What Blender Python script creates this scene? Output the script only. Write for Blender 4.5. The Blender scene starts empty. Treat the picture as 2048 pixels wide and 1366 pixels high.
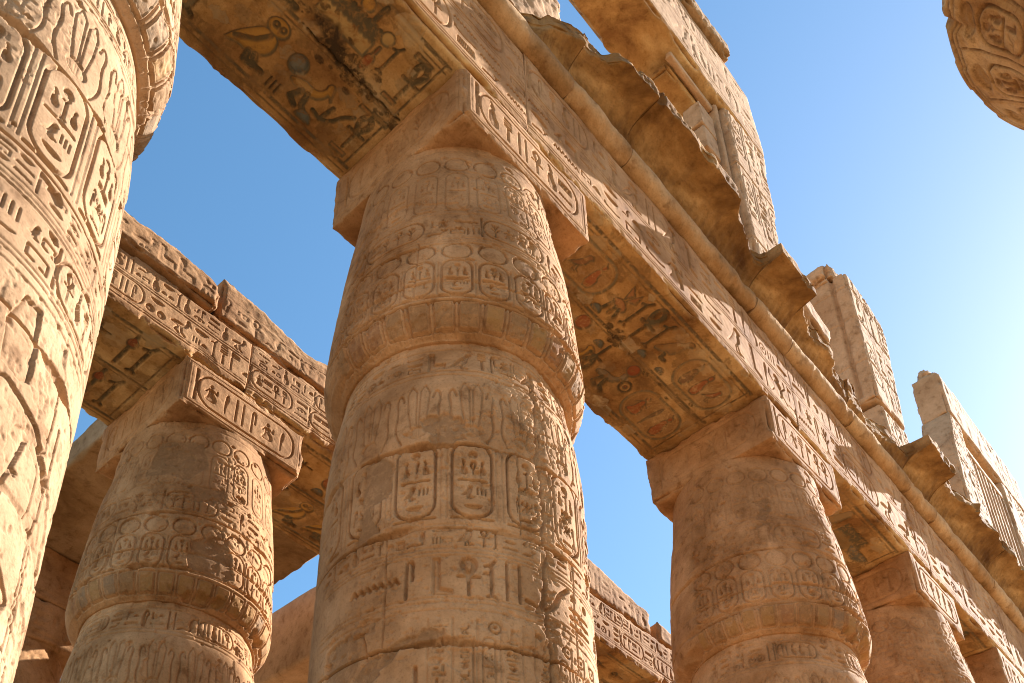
import bpy, math, random
import numpy as np
from mathutils import Matrix, Vector

# ------------------------------------------------------------------ camera, sky, sun, exposure
scene = bpy.context.scene
col = scene.collection
CAM = (-5.402, -4.980, -13.573)
YAW, PITCH, ROLL = 0.7453, 0.5479, -0.0018
cam_d = bpy.data.cameras.new("camera")
cam = bpy.data.objects.new("camera", cam_d)
col.objects.link(cam)
_f = np.array([math.cos(PITCH)*math.cos(YAW), math.cos(PITCH)*math.sin(YAW), math.sin(PITCH)])
_r = np.cross(_f, [0, 0, 1]); _r /= np.linalg.norm(_r); _u = np.cross(_r, _f)
_r2 = _r*math.cos(ROLL)+_u*math.sin(ROLL); _u2 = -_r*math.sin(ROLL)+_u*math.cos(ROLL)
cam.matrix_world = Matrix(((_r2[0], _u2[0], -_f[0], CAM[0]), (_r2[1], _u2[1], -_f[1], CAM[1]),
                           (_r2[2], _u2[2], -_f[2], CAM[2]), (0, 0, 0, 1)))
cam_d.sensor_width = 36
cam_d.lens = 2231.56/2048*36
cam_d.shift_x = 94.9/2048
cam_d.shift_y = 735.17/2048
cam_d.clip_end = 5000
scene.camera = cam

SUN_AZ, SUN_EL = math.radians(-12.5), math.radians(33)
sdir = Vector((math.cos(SUN_AZ)*math.cos(SUN_EL), math.sin(SUN_AZ)*math.cos(SUN_EL), math.sin(SUN_EL)))
world = bpy.data.worlds.new("World"); scene.world = world; world.use_nodes = True
wn = world.node_tree; wn.nodes.clear()
sky = wn.nodes.new('ShaderNodeTexSky'); sky.sky_type = 'NISHITA'; sky.sun_disc = False
sky.sun_elevation = SUN_EL; sky.sun_rotation = math.pi/2-SUN_AZ
sky.air_density = 1.0; sky.dust_density = 0.5; sky.ozone_density = 1.2
bg = wn.nodes.new('ShaderNodeBackground'); bg.inputs['Strength'].default_value = 0.074
wo = wn.nodes.new('ShaderNodeOutputWorld')
hs = wn.nodes.new('ShaderNodeHueSaturation'); hs.inputs['Saturation'].default_value = 1.2; hs.inputs['Hue'].default_value = 0.49
wn.links.new(sky.outputs[0], hs.inputs['Color']); wn.links.new(hs.outputs[0], bg.inputs[0]); wn.links.new(bg.outputs[0], wo.inputs[0])
sl = bpy.data.lights.new("sun", 'SUN'); sl.energy = 5.0; sl.angle = math.radians(0.5); sl.color = (1.0, 0.965, 0.93)
sun = bpy.data.objects.new("sun", sl); col.objects.link(sun)
sun.rotation_euler = sdir.to_track_quat('Z', 'Y').to_euler(); sun.location = (20, -10, 30)
scene.view_settings.view_transform = 'Standard'; scene.view_settings.look = 'None'
scene.view_settings.gamma = 1; scene.view_settings.exposure = 1.82
scene.cycles.filter_width = 1.05
try:
    scene.cycles.max_bounces = 8; scene.cycles.diffuse_bounces = 4
except Exception: pass

# ------------------------------------------------------------------ noise
def _hash(ix, iy, iz, seed):
    h = (ix.astype(np.uint32)*np.uint32(374761393) + iy.astype(np.uint32)*np.uint32(668265263)
         + iz.astype(np.uint32)*np.uint32(2147483647 & 0x6C8E9CF5) + np.uint32((seed*1013904223+12345) & 0xffffffff))
    h = (h ^ (h >> np.uint32(13)))*np.uint32(1274126177)
    h = h ^ (h >> np.uint32(16))
    return (h & np.uint32(0xffffff)).astype(np.float32)/np.float32(16777215)
def vnoise(P, seed=0):
    F = np.floor(P); f = (P-F).astype(np.float32); f = f*f*(3-2*f)
    I = (F.astype(np.int64)+100000)
    x, y, z = I[:, 0], I[:, 1], I[:, 2]; out = 0
    for dx in (0, 1):
        wx = f[:, 0] if dx else 1-f[:, 0]
        for dy in (0, 1):
            wy = f[:, 1] if dy else 1-f[:, 1]
            for dz in (0, 1):
                wz = f[:, 2] if dz else 1-f[:, 2]
                out = out + wx*wy*wz*_hash(x+dx, y+dy, z+dz, seed)
    return out
def fbm(P, freq=1.0, octv=4, seed=0):
    P = np.asarray(P, dtype=np.float64); s = 0; a = 1.0; t = 0
    for i in range(octv):
        s = s+a*vnoise(P*freq, seed+i*17); t += a; a *= .5; freq *= 2.03
    return s/t
def sstep(a, b, x): 
    t = np.clip((x-a)/(b-a), 0, 1); return t*t*(3-2*t)

# ------------------------------------------------------------------ relief canvas
class Canvas:
    def __init__(s, u0, u1, v0, v1, res):
        s.u0, s.v0, s.res = u0, v0, res
        s.nu = int((u1-u0)/res)+2; s.nv = int((v1-v0)/res)+2
        s.D = np.zeros((s.nv, s.nu), np.float32)
        s.C = np.zeros((s.nv, s.nu, 4), np.float32)
    def win(s, pts, pad):
        p = np.asarray(pts, float); a = p.min(0)-pad; b = p.max(0)+pad
        i0 = max(0, int((a[0]-s.u0)/s.res)); i1 = min(s.nu, int((b[0]-s.u0)/s.res)+2)
        j0 = max(0, int((a[1]-s.v0)/s.res)); j1 = min(s.nv, int((b[1]-s.v0)/s.res)+2)
        if i1 <= i0 or j1 <= j0: return None
        U = s.u0+np.arange(i0, i1)*s.res; V = s.v0+np.arange(j0, j1)*s.res
        U, V = np.meshgrid(U.astype(np.float32), V.astype(np.float32))
        return (slice(j0, j1), slice(i0, i1)), U, V
    @staticmethod
    def dist(U, V, p, closed):
        n = len(p); best = None
        for k in range(n if closed else n-1):
            a = p[k]; b = p[(k+1) % n]; dx, dy = b[0]-a[0], b[1]-a[1]; L = dx*dx+dy*dy+1e-12
            t = np.clip(((U-a[0])*dx+(V-a[1])*dy)/L, 0, 1)
            d = (U-a[0]-t*dx)**2+(V-a[1]-t*dy)**2
            best = d if best is None else np.minimum(best, d)
        return np.sqrt(best)
    @staticmethod
    def inside(U, V, p):
        ins = np.zeros(U.shape, bool); n = len(p)
        for k in range(n):
            x1, y1 = p[k]; x2, y2 = p[(k+1) % n]
            if y1 == y2: continue
            ins ^= ((V < y1) != (V < y2)) & (U < (x2-x1)*(V-y1)/(y2-y1)+x1)
        return ins
    def _paint(s, sl_, m, colr, a=1.0):
        if colr is None: return
        m = np.clip(m*a, 0, 1)[..., None]; c = s.C[sl_]
        c[..., :3] = c[..., :3]*(1-m)+np.array(colr, np.float32)*m
        c[..., 3:] = np.maximum(c[..., 3:], m)
    def stroke(s, pts, w, d, colr=None, closed=False, a=.9):
        w = max(w, s.res*.7)
        r = s.win(pts, w+s.res*2)
        if r is None: return
        sl_, U, V = r; ds = s.dist(U, V, pts, closed)
        e = s.res*1.2
        m = np.clip((w*.5+e*.5-ds)/e, 0, 1)
        if d: s.D[sl_] = np.minimum(s.D[sl_], -d*m)
        s._paint(sl_, m, colr, a)
    def fill(s, pts, d, colr=None, flat=False, a=.85):
        r = s.win(pts, s.res*2)
        if r is None: return
        sl_, U, V = r; ins = s.inside(U, V, pts); ds = s.dist(U, V, pts, True)
        m = np.clip(ds/(s.res*1.3), 0, 1)*ins
        prof = 1.0 if flat else (.30+.70*np.exp(-ds/(s.res*3.2)))
        if d: s.D[sl_] = np.minimum(s.D[sl_], -d*m*prof)
        s._paint(sl_, ins.astype(np.float32), colr, a)
    def sample(s, u, v):
        x = np.clip((u-s.u0)/s.res, 0, s.nu-1.001); y = np.clip((v-s.v0)/s.res, 0, s.nv-1.001)
        i = x.astype(int); j = y.astype(int); fx = (x-i).astype(np.float32); fy = (y-j).astype(np.float32)
        w = ((1-fx)*(1-fy), fx*(1-fy), (1-fx)*fy, fx*fy)
        D = w[0]*s.D[j, i]+w[1]*s.D[j, i+1]+w[2]*s.D[j+1, i]+w[3]*s.D[j+1, i+1]
        C = sum(wk[:, None]*s.C[jj, ii] for wk, jj, ii in zip(w, (j, j, j+1, j+1), (i, i+1, i, i+1)))
        inb = (u >= s.u0) & (u <= s.u0+s.res*(s.nu-1)) & (v >= s.v0) & (v <= s.v0+s.res*(s.nv-1))
        return D*inb, C*inb[:, None]

def ell(cx, cy, rx, ry, n=18):
    return [(cx+rx*math.cos(t*2*math.pi/n), cy+ry*math.sin(t*2*math.pi/n)) for t in range(n)]
def S(*p): return ('s', p, .07)
def F(*p): return ('f', p)
def R_(cx, cy, rx, ry): return ('r', ell(cx, cy, rx, ry), .07)
def E_(cx, cy, rx, ry): return ('f', ell(cx, cy, rx, ry, 14))
# hieroglyph signs in a unit box: aspect (width/height), shapes
G = {
 'reed': (.35, [F((.45, 0), (.6, 0), (.6, .35), (.95, .75), (.75, 1), (.45, .8))]),
 'ankh': (.5, [('r', [(.5, .52), (.25, .72), (.25, .9), (.5, 1), (.75, .9), (.75, .72)], .12), S((.5, .52), (.5, 0)), S((.05, .48), (.95, .48))]),
 'was': (.35, [S((.5, .05), (.5, .85), (.75, 1)), S((.5, .85), (.1, .8)), S((.5, .05), (.25, 0)), S((.5, .05), (.75, 0))]),
 'djed': (.4, [F((.35, 0), (.65, 0), (.6, .6), (.4, .6)), S((.15, .62), (.85, .62)), S((.15, .74), (.85, .74)), S((.15, .86), (.85, .86)), S((.2, .98), (.8, .98))]),
 'sedge': (.45, [S((.5, 0), (.5, .9)), S((.5, .35), (.1, .6)), S((.5, .35), (.9, .6)), S((.5, .6), (.2, .88)), S((.5, .6), (.8, .88)), S((.3, 0), (.7, 0))]),
 'bee': (.9, [F((.15, .4), (.5, .55), (.85, .35), (.75, .2), (.4, .25)), F((.45, .55), (.3, .98), (.6, .8)), F((.55, .55), (.75, .95), (.85, .65)), S((.3, .3), (.25, 0)), S((.5, .25), (.5, 0)), S((.65, .25), (.75, 0))]),
 'bird': (.95, [F((.02, .1), (.3, .38), (.5, .72), (.55, .95), (.72, 1), (.92, .86), (.78, .8), (.8, .55), (.68, .35), (.45, .22), (.2, .18)), S((.5, .25), (.5, 0), (.68, 0)), S((.6, .28), (.66, .08), (.84, .05))]),
 'owl': (.95, [F((0, .02), (.12, .3), (.3, .55), (.45, .7), (.72, .68), (.80, .45), (.70, .25), (.48, .14), (.22, .14)), ('f', ell(.60, .82, .21, .16, 16)), ('s', ell(.54, .83, .05, .045, 8), .03), ('s', ell(.69, .83, .05, .045, 8), .03), ('s', [(.15, .2), (.45, .4), (.6, .62)], .05), S((.48, .16), (.50, 0), (.68, 0)), S((.60, .18), (.68, .03), (.84, .03))]),
 'duck': (1.2, [F((.0, .2), (.25, .42), (.55, .5), (.75, .45), (.78, .75), (.7, .85), (.78, .97), (.9, .93), (1, .85), (.9, .8), (.9, .4), (.7, .2), (.35, .12)), S((.45, .15), (.4, 0), (.55, 0)), S((.6, .18), (.62, 0), (.75, 0))]),
 'ibis': (1.1, [F((.0, .42), (.3, .62), (.6, .6), (.75, .75), (.72, .95), (.85, 1), (.9, .85), (1, .6), (.86, .75), (.84, .6), (.7, .42), (.35, .35)), S((.42, .38), (.3, .1), (.48, 0)), S((.55, .4), (.6, .1), (.75, 0))]),
 'vult': (1., [F((.0, .05), (.25, .4), (.45, .7), (.6, .75), (.66, .95), (.82, 1), (.95, .88), (.8, .82), (.75, .6), (.7, .3), (.4, .15)), S((.5, .2), (.52, 0), (.7, 0))]),
 'man': (.7, [E_(.5, .9, .13, .1), F((.3, .3), (.35, .75), (.65, .78), (.7, .5), (.95, .35), (.95, .02), (.1, .02), (.12, .2)), S((.65, .7), (.95, .6), (.95, .8)), S((.35, .7), (.1, .5))]),
 'god': (.5, [E_(.5, .86, .18, .12), F((.2, 0), (.2, .6), (.35, .75), (.65, .75), (.75, .45), (.95, .4), (.95, 0)), S((.5, .95), (.35, 1.05))]),
 'maat': (.5, [E_(.45, .76, .14, .09), F((.15, 0), (.2, .55), (.35, .68), (.6, .68), (.7, .42), (.9, .38), (.9, 0)), ('s', [(.45, .82), (.45, 1), (.6, 1.05), (.55, .88)], .06)]),
 'mn': (1.8, [F((0, .1), (1, .1), (1, .6), (0, .6))]+[S((.06+.11*i, .6), (.06+.11*i, .95)) for i in range(9)]),
 'water': (2.6, [S(*[(i/14., .35+.3*(i % 2)) for i in range(15)])]),
 'mouth': (2.4, [F((0, .5), (.25, .8), (.5, .9), (.75, .8), (1, .5), (.75, .25), (.5, .15), (.25, .25))]),
 'loaf': (1.5, [F((0, .1), (1, .1), (.95, .45), (.75, .8), (.5, .9), (.25, .8), (.05, .45))]),
 'sun': (1, [('r', ell(.5, .5, .45, .45), .09), E_(.5, .5, .14, .14)]),
 'disc': (1, [E_(.5, .5, .46, .46)]),
 'nb': (2.2, [F((0, .85), (1, .85), (.85, .45), (.6, .18), (.4, .18), (.15, .45))]),
 'k': (2.2, [F((0, .9), (.85, .9), (1, .7), (.85, .6), (.7, .2), (.3, .15), (.1, .4))]),
 'hand': (2.4, [F((0, .35), (.6, .35), (1, .2), (1, .5), (.7, .6), (.75, .85), (.55, .65), (0, .62))]),
 'arm': (2.8, [F((0, .3), (.8, .3), (1, .55), (.95, .7), (.75, .5), (.12, .5), (.1, .9), (0, .9))]),
 'leg': (.7, [F((.35, 1), (.6, 1), (.6, .2), (1, .12), (1, 0), (.35, 0))]),
 'viper': (1.8, [S((0, .15), (.3, .35), (.6, .3), (.8, .5), (.85, .8)), S((.85, .8), (.7, 1)), S((.85, .8), (1, .98)), ('s', [(.0, .15), (.35, .28), (.65, .28)], .13)]),
 'cobra': (1., [S((0, .05), (.3, .2), (.5, .05), (.7, .2), (.6, .5), (.75, .9), (.95, .9)), F((.55, .3), (.5, .6), (.65, .85), (.8, .85), (.75, .5), (.8, .25))]),
 'cloth': (.35, [S((.3, 0), (.3, .9), (.5, 1), (.7, .9), (.7, .45))]),
 'bolt': (2.6, [S((0, .5), (1, .5)), S((.42, .25), (.42, .75)), S((.58, .25), (.58, .75))]),
 'pool': (2.2, [F((0, .2), (1, .2), (1, .75), (0, .75))]),
 'house': (1.6, [S((.35, .1), (0, .1), (0, .9), (1, .9), (1, .1), (.65, .1))]),
 'stool': (1, [F((0, 0), (1, 0), (1, 1), (0, 1))]),
 'eye': (2.2, [('r', [(0, .5), (.3, .8), (.6, .82), (1, .5), (.6, .25), (.3, .25)], .08), E_(.48, .54, .12, .2)]),
 'two': (.5, [S((.2, 0), (.2, 1)), S((.8, 0), (.8, 1))]),
 'three': (1.2, [S((.1, 0), (.1, 1)), S((.5, 0), (.5, 1)), S((.9, 0), (.9, 1))]),
 'flag': (.5, [S((.25, 0), (.25, 1)), F((.25, 1), (.95, .95), (.95, .75), (.25, .72))]),
 'sickle': (1.3, [S((0, .1), (.3, .0), (.6, .2), (.75, .7), (1, 1)), S((.3, .0), (.4, .7))]),
 'scarab': (.8, [E_(.5, .42, .3, .32), E_(.5, .82, .18, .13), S((.25, .5), (0, .7), (.05, .9)), S((.75, .5), (1, .7), (.95, .9)), S((.25, .3), (0, .1)), S((.75, .3), (1, .1))]),
 'heart': (.45, [E_(.5, .35, .38, .33), F((.4, .6), (.6, .6), (.62, 1), (.38, 1))]),
 'mace': (.3, [S((.5, 0), (.5, 1)), E_(.5, .72, .4, .14)]),
 'throne': (.7, [F((0, 0), (1, 0), (1, .4), (.4, .4), (.35, 1), (0, 1))]),
 'feath': (.4, [('r', [(.3, 0), (.25, .7), (.4, 1), (.75, .98), (.85, .75), (.55, .6), (.5, 0)], .1)]),
 'horn': (1.8, [S((0, .9), (.2, .4), (.5, .2), (.8, .4), (1, .9)), S((.5, .2), (.5, 0))]),
}
TALL = ['reed', 'ankh', 'was', 'djed', 'sedge', 'bird', 'owl', 'vult', 'man', 'god', 'maat', 'leg', 'cloth', 'flag', 'throne', 'feath', 'reed', 'two', 'cobra', 'scarab', 'heart', 'mace', 'bee', 'ibis', 'duck']
WIDE = ['mn', 'water', 'mouth', 'nb', 'k', 'hand', 'arm', 'viper', 'bolt', 'pool', 'eye', 'water', 'house']
SMALL = ['loaf', 'sun', 'disc', 'loaf', 'stool', 'three', 'house', 'two']
INK = (.10, .085, .05); RED = (.30, .075, .03); YEL = (.52, .27, .06); BLU = (.13, .15, .13)
ANG = {'mn', 'pool', 'stool', 'house', 'throne', 'leg', 'water', 'djed', 'bolt', 'two', 'three', 'flag'}
def chaikin(p, closed):
    n = len(p); out = [] if closed else [p[0]]
    for i in range(n if closed else n-1):
        a, b = p[i], p[(i+1) % n]
        out += [(a[0]*.75+b[0]*.25, a[1]*.75+b[1]*.25), (a[0]*.25+b[0]*.75, a[1]*.25+b[1]*.75)]
    return out if closed else out+[p[-1]]
def sign(cv, name, x, y, w, h, d, rot=0, fl=False, ink=None, fillc=None, sw=1.0):
    """draws a sign in the box x..x+w, y..y+h (keeps its aspect), rot in quarter turns"""
    asp, shp = G[name]
    if rot % 2: bw, bh = h, w
    else: bw, bh = w, h
    gw, gh = (bw, bw/asp) if bw/asp <= bh else (bh*asp, bh)
    cx, cy = x+w/2, y+h/2; c, s_ = math.cos(rot*math.pi/2), math.sin(rot*math.pi/2)
    def T(q):
        px = (q[0]-.5)*gw*(-1 if fl else 1); py = (q[1]-.5)*gh
        return (cx+px*c-py*s_, cy+px*s_+py*c)
    m = min(max(gw, gh*.7), gh*1.6)
    for sh in shp:
        p = [T(q) for q in sh[1]]
        if name not in ANG and 4 <= len(p) < 16: p = chaikin(p, sh[0] != 's')
        if sh[0] == 'f':
            cv.fill(p, d, fillc)
            if ink: cv.stroke(p, .026, .016, ink, closed=True)
        else: cv.stroke(p, m*sh[2]*sw, d*.85, ink, closed=(sh[0] == 'r'))
def hline(cv, u0, u1, v, w=.014, d=.012, ink=None): cv.stroke([(u0, v), (u1, v)], w, d, ink)
def vline(cv, u, v0, v1, w=.014, d=.012, ink=None): cv.stroke([(u, v0), (u, v1)], w, d, ink)
def text(cv, u0, u1, v0, v1, rng, d, carts=.0, **k):
    H = v1-v0; u = u0
    while u < u1-.2*H:
        t = rng.random()
        if t < carts and u1-u > H*2.2:
            cartouche(cv, u, u+H*2.1, v0, v1, rng, d, True, **k); u += H*2.2; continue
        if t < .55:
            g = rng.choice(TALL); w = min(G[g][0]*H, H*1.05); sign(cv, g, u, v0, w, H, d, **k)
        else:
            w = H*rng.uniform(.6, .95); t2 = rng.random()
            if t2 < .35:
                for j, g in enumerate(rng.sample(WIDE, 3)): sign(cv, g, u, v0+j*H*.35, w, H*.27, d, **k)
            elif t2 < .7:
                sign(cv, rng.choice(WIDE), u, v0+H*.62, w, H*.32, d, **k)
                sign(cv, rng.choice(SMALL), u, v0+H*.05, w*.45, H*.42, d, **k); sign(cv, rng.choice(SMALL+['reed']), u+w*.52, v0+H*.05, w*.45, H*.42, d, **k)
            else:
                sign(cv, rng.choice(WIDE), u, v0+H*.02, w, H*.32, d, **k)
                sign(cv, rng.choice(TALL), u+w*.05, v0+H*.42, w*.4, H*.55, d, **k); sign(cv, rng.choice(SMALL+['flag', 'man']), u+w*.52, v0+H*.42, w*.45, H*.5, d, **k)
        u += w+H*.08
def vtext(cv, u0, u1, v0, v1, rng, d, **k):
    W = u1-u0; v = v1
    while v > v0+.3*W:
        t = rng.random()
        if t < .45: h = W*.36; sign(cv, rng.choice(WIDE), u0, v-h, W, h, d, **k)
        elif t < .7:
            h = W*.5; sign(cv, rng.choice(SMALL), u0, v-h, W*.45, h, d, **k); sign(cv, rng.choice(SMALL+['reed', 'flag']), u0+W*.52, v-h, W*.45, h, d, **k)
        else: h = W*.9; sign(cv, rng.choice(TALL), u0, v-h, W, h, d, **k)
        v -= h+W*.07
def rrect(u0, u1, v0, v1, r=None, n=6):
    r = min(u1-u0, v1-v0)*.5 if r is None else r; P = []
    for cx, cy, a0 in ((u1-r, v1-r, 0), (u0+r, v1-r, 90), (u0+r, v0+r, 180), (u1-r, v0+r, 270)):
        for i in range(n+1):
            a = math.radians(a0+90*i/n); P.append((cx+r*math.cos(a), cy+r*math.sin(a)))
    return P
def cartouche(cv, u0, u1, v0, v1, rng, d, horiz, ink=None, fillc=None, sw=1.0, lw=None):
    W, H = u1-u0, v1-v0; m = min(W, H); lw = lw or m*.05
    cv.stroke(rrect(u0, u1, v0, v1, m*.42), lw, d*.8, ink, closed=True)
    if horiz:
        cv.stroke([(u0-m*.06, v0), (u0-m*.06, v1)], lw, d*.8, ink)
        n = max(3, int((W-m*.4)/(m*.40))); x = u0+m*.17; st = (W-m*.34)/n
        for i in range(n):
            g = rng.choice(['reed', 'maat', 'ankh', 'god', 'flag', 'djed', 'two', 'cloth', 'sedge', 'man', 'was', 'mnb'])
            if g == 'mnb':
                sign(cv, 'mn', x, v0+H*.5, st*.95, H*.3, d, 0, False, ink, fillc, sw); sign(cv, 'water', x, v0+H*.2, st*.95, H*.2, d, 0, False, ink, fillc, sw)
            else: sign(cv, g, x, v0+H*.15, st*.9, H*.7, d, 0, False, ink, fillc, sw)
            x += st
    else:
        cv.stroke([(u0, v0-m*.06), (u1, v0-m*.06)], lw, d*.8, ink)
        a, b = u0+W*.16, u1-W*.16; w = b-a
        t = rng.random() < .5; q3 = rng.random()
        jx = rng.uniform(-.04, .04)*W; a += jx; b += jx
        sign(cv, 'disc', a+w*.3, v1-H*.23, w*.4, H*.13, d, 0, False, ink, fillc, sw)
        for q in (0, .36, .7): sign(cv, rng.choice(['reed', 'was', 'ankh', 'mace']) if q == .36 else rng.choice(['god', 'maat', 'god']), a+w*q, v0+H*.53, w*.32, H*.25, d*1.2, 0, False, ink, fillc, sw)
        if q3 < .3:
            hline(cv, a, b, v0+H*.48, lw, d, ink); sign(cv, 'bird', a, v0+H*.2, w*.6, H*.26, d, 0, False, ink, fillc, sw); sign(cv, 'three', a+w*.62, v0+H*.24, w*.38, H*.2, d, 0, False, ink, fillc, sw); sign(cv, 'nb', a, v0+H*.07, w, H*.1, d, 0, False, ink, fillc, sw)
        elif t:
            sign(cv, 'mn', a, v0+H*.42, w, H*.1, d, 0, False, ink, fillc, sw)
            sign(cv, 'cloth', a, v0+H*.14, w*.25, H*.26, d, 0, False, ink, fillc, sw); sign(cv, 'scarab', a+w*.3, v0+H*.17, w*.4, H*.22, d, 0, False, ink, fillc, sw); sign(cv, 'cloth', a+w*.76, v0+H*.14, w*.25, H*.26, d, 0, True, ink, fillc, sw)
            sign(cv, 'water', a+w*.2, v0+H*.06, w*.6, H*.07, d, 0, False, ink, fillc, sw)
        else:
            hline(cv, a, b, v0+H*.49, lw, d, ink)
            sign(cv, 'sickle', a, v0+H*.12, w*.5, H*.32, d, 0, False, ink, fillc, sw); sign(cv, 'leg', a+w*.55, v0+H*.15, w*.4, H*.3, d, 0, False, ink, fillc, sw)

# ------------------------------------------------------------------ materials
def stone_mat(name, c1, c2, c3, rough_bump=1.0, streak=0.0, seed=0.0):
    m = bpy.data.materials.new(name); m.use_nodes = True; t = m.node_tree; N = t.nodes; L = t.links
    b = N['Principled BSDF']; b.inputs['Roughness'].default_value = .92
    try: b.inputs['Specular IOR Level'].default_value = .15
    except Exception: pass
    tc = N.new('ShaderNodeTexCoord'); mp = N.new('ShaderNodeMapping'); mp.inputs['Location'].default_value = (seed*3.1, seed*1.7, seed*.9)
    L.new(tc.outputs['Object'], mp.inputs[0])
    def noise(sc, det=6, r=.6, dist=0, vec=None):
        n = N.new('ShaderNodeTexNoise'); n.inputs['Scale'].default_value = sc; n.inputs['Detail'].default_value = det
        n.inputs['Roughness'].default_value = r; n.inputs['Distortion'].default_value = dist
        L.new(vec or mp.outputs[0], n.inputs['Vector']); return n
    def ramp(fac, stops):
        r = N.new('ShaderNodeValToRGB'); e = r.color_ramp.elements
        e[0].position, e[0].color = stops[0][0], (*stops[0][1], 1); e[1].position, e[1].color = stops[-1][0], (*stops[-1][1], 1)
        for p_, c_ in stops[1:-1]:
            q = e.new(p_); q.color = (*c_, 1)
        L.new(fac, r.inputs[0]); return r
    def mix(fac, a, b_, mode='MIX'):
        x = N.new('ShaderNodeMixRGB'); x.blend_type = mode
        for s_, v in ((x.inputs[0], fac), (x.inputs[1], a), (x.inputs[2], b_)):
            if isinstance(v, (int, float)): s_.default_value = v
            elif isinstance(v, tuple): s_.default_value = (*v, 1)
            else: L.new(v, s_)
        return x
    n1 = noise(.7, 8, .62, .6); n2 = noise(4.5, 8, .7, .3); n3 = noise(38, 4, .7)
    base = ramp(n1.outputs['Fac'], [(.36, c1), (.5, c2), (.64, c3)])
    v2 = ramp(n2.outputs['Fac'], [(.30, (.55, .48, .40)), (.46, (.95, .94, .92)), (.6, (1.05, 1.05, 1.05)), (.75, (1.22, 1.22, 1.2))])
    c = mix(1.0, base.outputs[0], v2.outputs[0], 'MULTIPLY')
    v3 = ramp(n3.outputs['Fac'], [(.25, (.66, .62, .56)), (.45, (1, 1, 1)), (.8, (1.12, 1.12, 1.12))])
    c = mix(1.0, c.outputs[0], v3.outputs[0], 'MULTIPLY')
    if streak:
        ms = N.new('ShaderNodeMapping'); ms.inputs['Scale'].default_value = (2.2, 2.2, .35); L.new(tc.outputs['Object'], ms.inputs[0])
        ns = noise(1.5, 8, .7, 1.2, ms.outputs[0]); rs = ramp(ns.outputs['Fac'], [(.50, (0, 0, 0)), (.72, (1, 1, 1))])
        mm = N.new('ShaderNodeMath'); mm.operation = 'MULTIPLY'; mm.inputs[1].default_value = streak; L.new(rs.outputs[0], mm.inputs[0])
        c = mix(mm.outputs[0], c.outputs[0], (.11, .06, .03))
    at = N.new('ShaderNodeAttribute'); at.attribute_name = 'pigment'
    npg = noise(9, 8, .75, .5); rp = ramp(npg.outputs['Fac'], [(.36, (.12, .12, .12)), (.52, (1, 1, 1))])
    mm = N.new('ShaderNodeMath'); mm.operation = 'MULTIPLY'; L.new(at.outputs['Alpha'], mm.inputs[0]); L.new(rp.outputs[0], mm.inputs[1])
    c = mix(mm.outputs[0], c.outputs[0], at.outputs['Color'])
    L.new(c.outputs[0], b.inputs['Base Color'])
    # surface grain and pits
    nb = noise(55, 6, .75); nb2 = noise(11, 6, .7)
    vo = N.new('ShaderNodeTexVoronoi'); vo.inputs['Scale'].default_value = 26; L.new(mp.outputs[0], vo.inputs['Vector'])
    rv = ramp(vo.outputs['Distance'], [(.02, (0, 0, 0)), (.16, (1, 1, 1))])
    nm = noise(3.0, 3, .5); rm = ramp(nm.outputs['Fac'], [(.52, (1, 1, 1)), (.62, (0, 0, 0))])
    pit = mix(1.0, rv.outputs[0], rm.outputs[0], 'LIGHTEN')
    a1 = N.new('ShaderNodeMath'); a1.operation = 'MULTIPLY_ADD'; a1.inputs[1].default_value = .35; L.new(nb.outputs['Fac'], a1.inputs[0]); L.new(nb2.outputs['Fac'], a1.inputs[2])
    a2 = N.new('ShaderNodeMath'); a2.operation = 'MULTIPLY_ADD'; a2.inputs[1].default_value = .55; L.new(pit.outputs[0], a2.inputs[0]); L.new(a1.outputs[0], a2.inputs[2])
    bu = N.new('ShaderNodeBump'); bu.inputs['Strength'].default_value = .6*rough_bump; bu.inputs['Distance'].default_value = .012
    L.new(a2.outputs[0], bu.inputs['Height']); L.new(bu.outputs[0], b.inputs['Normal'])
    return m
M_COL = stone_mat('sandstone_column', (0.29, 0.142, 0.056), (0.42, 0.225, 0.100), (0.53, 0.305, 0.150), 1.0, .16)
M_COL2 = stone_mat('sandstone_column_near', (0.280, 0.160, 0.082), (0.350, 0.212, 0.114), (0.415, 0.264, 0.150), 1.0, .05, 2)
M_BEAM = stone_mat('sandstone_beam', (0.285, 0.138, 0.054), (0.386, 0.203, 0.088), (0.475, 0.273, 0.130), 1.0, .10, 4)
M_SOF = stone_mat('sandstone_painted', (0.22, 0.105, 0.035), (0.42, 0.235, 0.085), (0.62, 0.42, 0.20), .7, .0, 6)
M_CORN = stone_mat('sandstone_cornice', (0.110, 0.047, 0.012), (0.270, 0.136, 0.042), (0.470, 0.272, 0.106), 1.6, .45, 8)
M_TOR = stone_mat('sandstone_roll', (.24, .125, .045), (.40, .225, .095), (.54, .34, .17), 1.5, .25, 9)
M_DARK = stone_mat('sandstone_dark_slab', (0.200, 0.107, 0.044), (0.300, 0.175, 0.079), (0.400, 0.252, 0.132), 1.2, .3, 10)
M_PLAIN = stone_mat('sandstone_plain', (0.36, 0.210, 0.108), (0.43, 0.264, 0.143), (0.49, 0.312, 0.178), .6, .04, 12)
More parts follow.
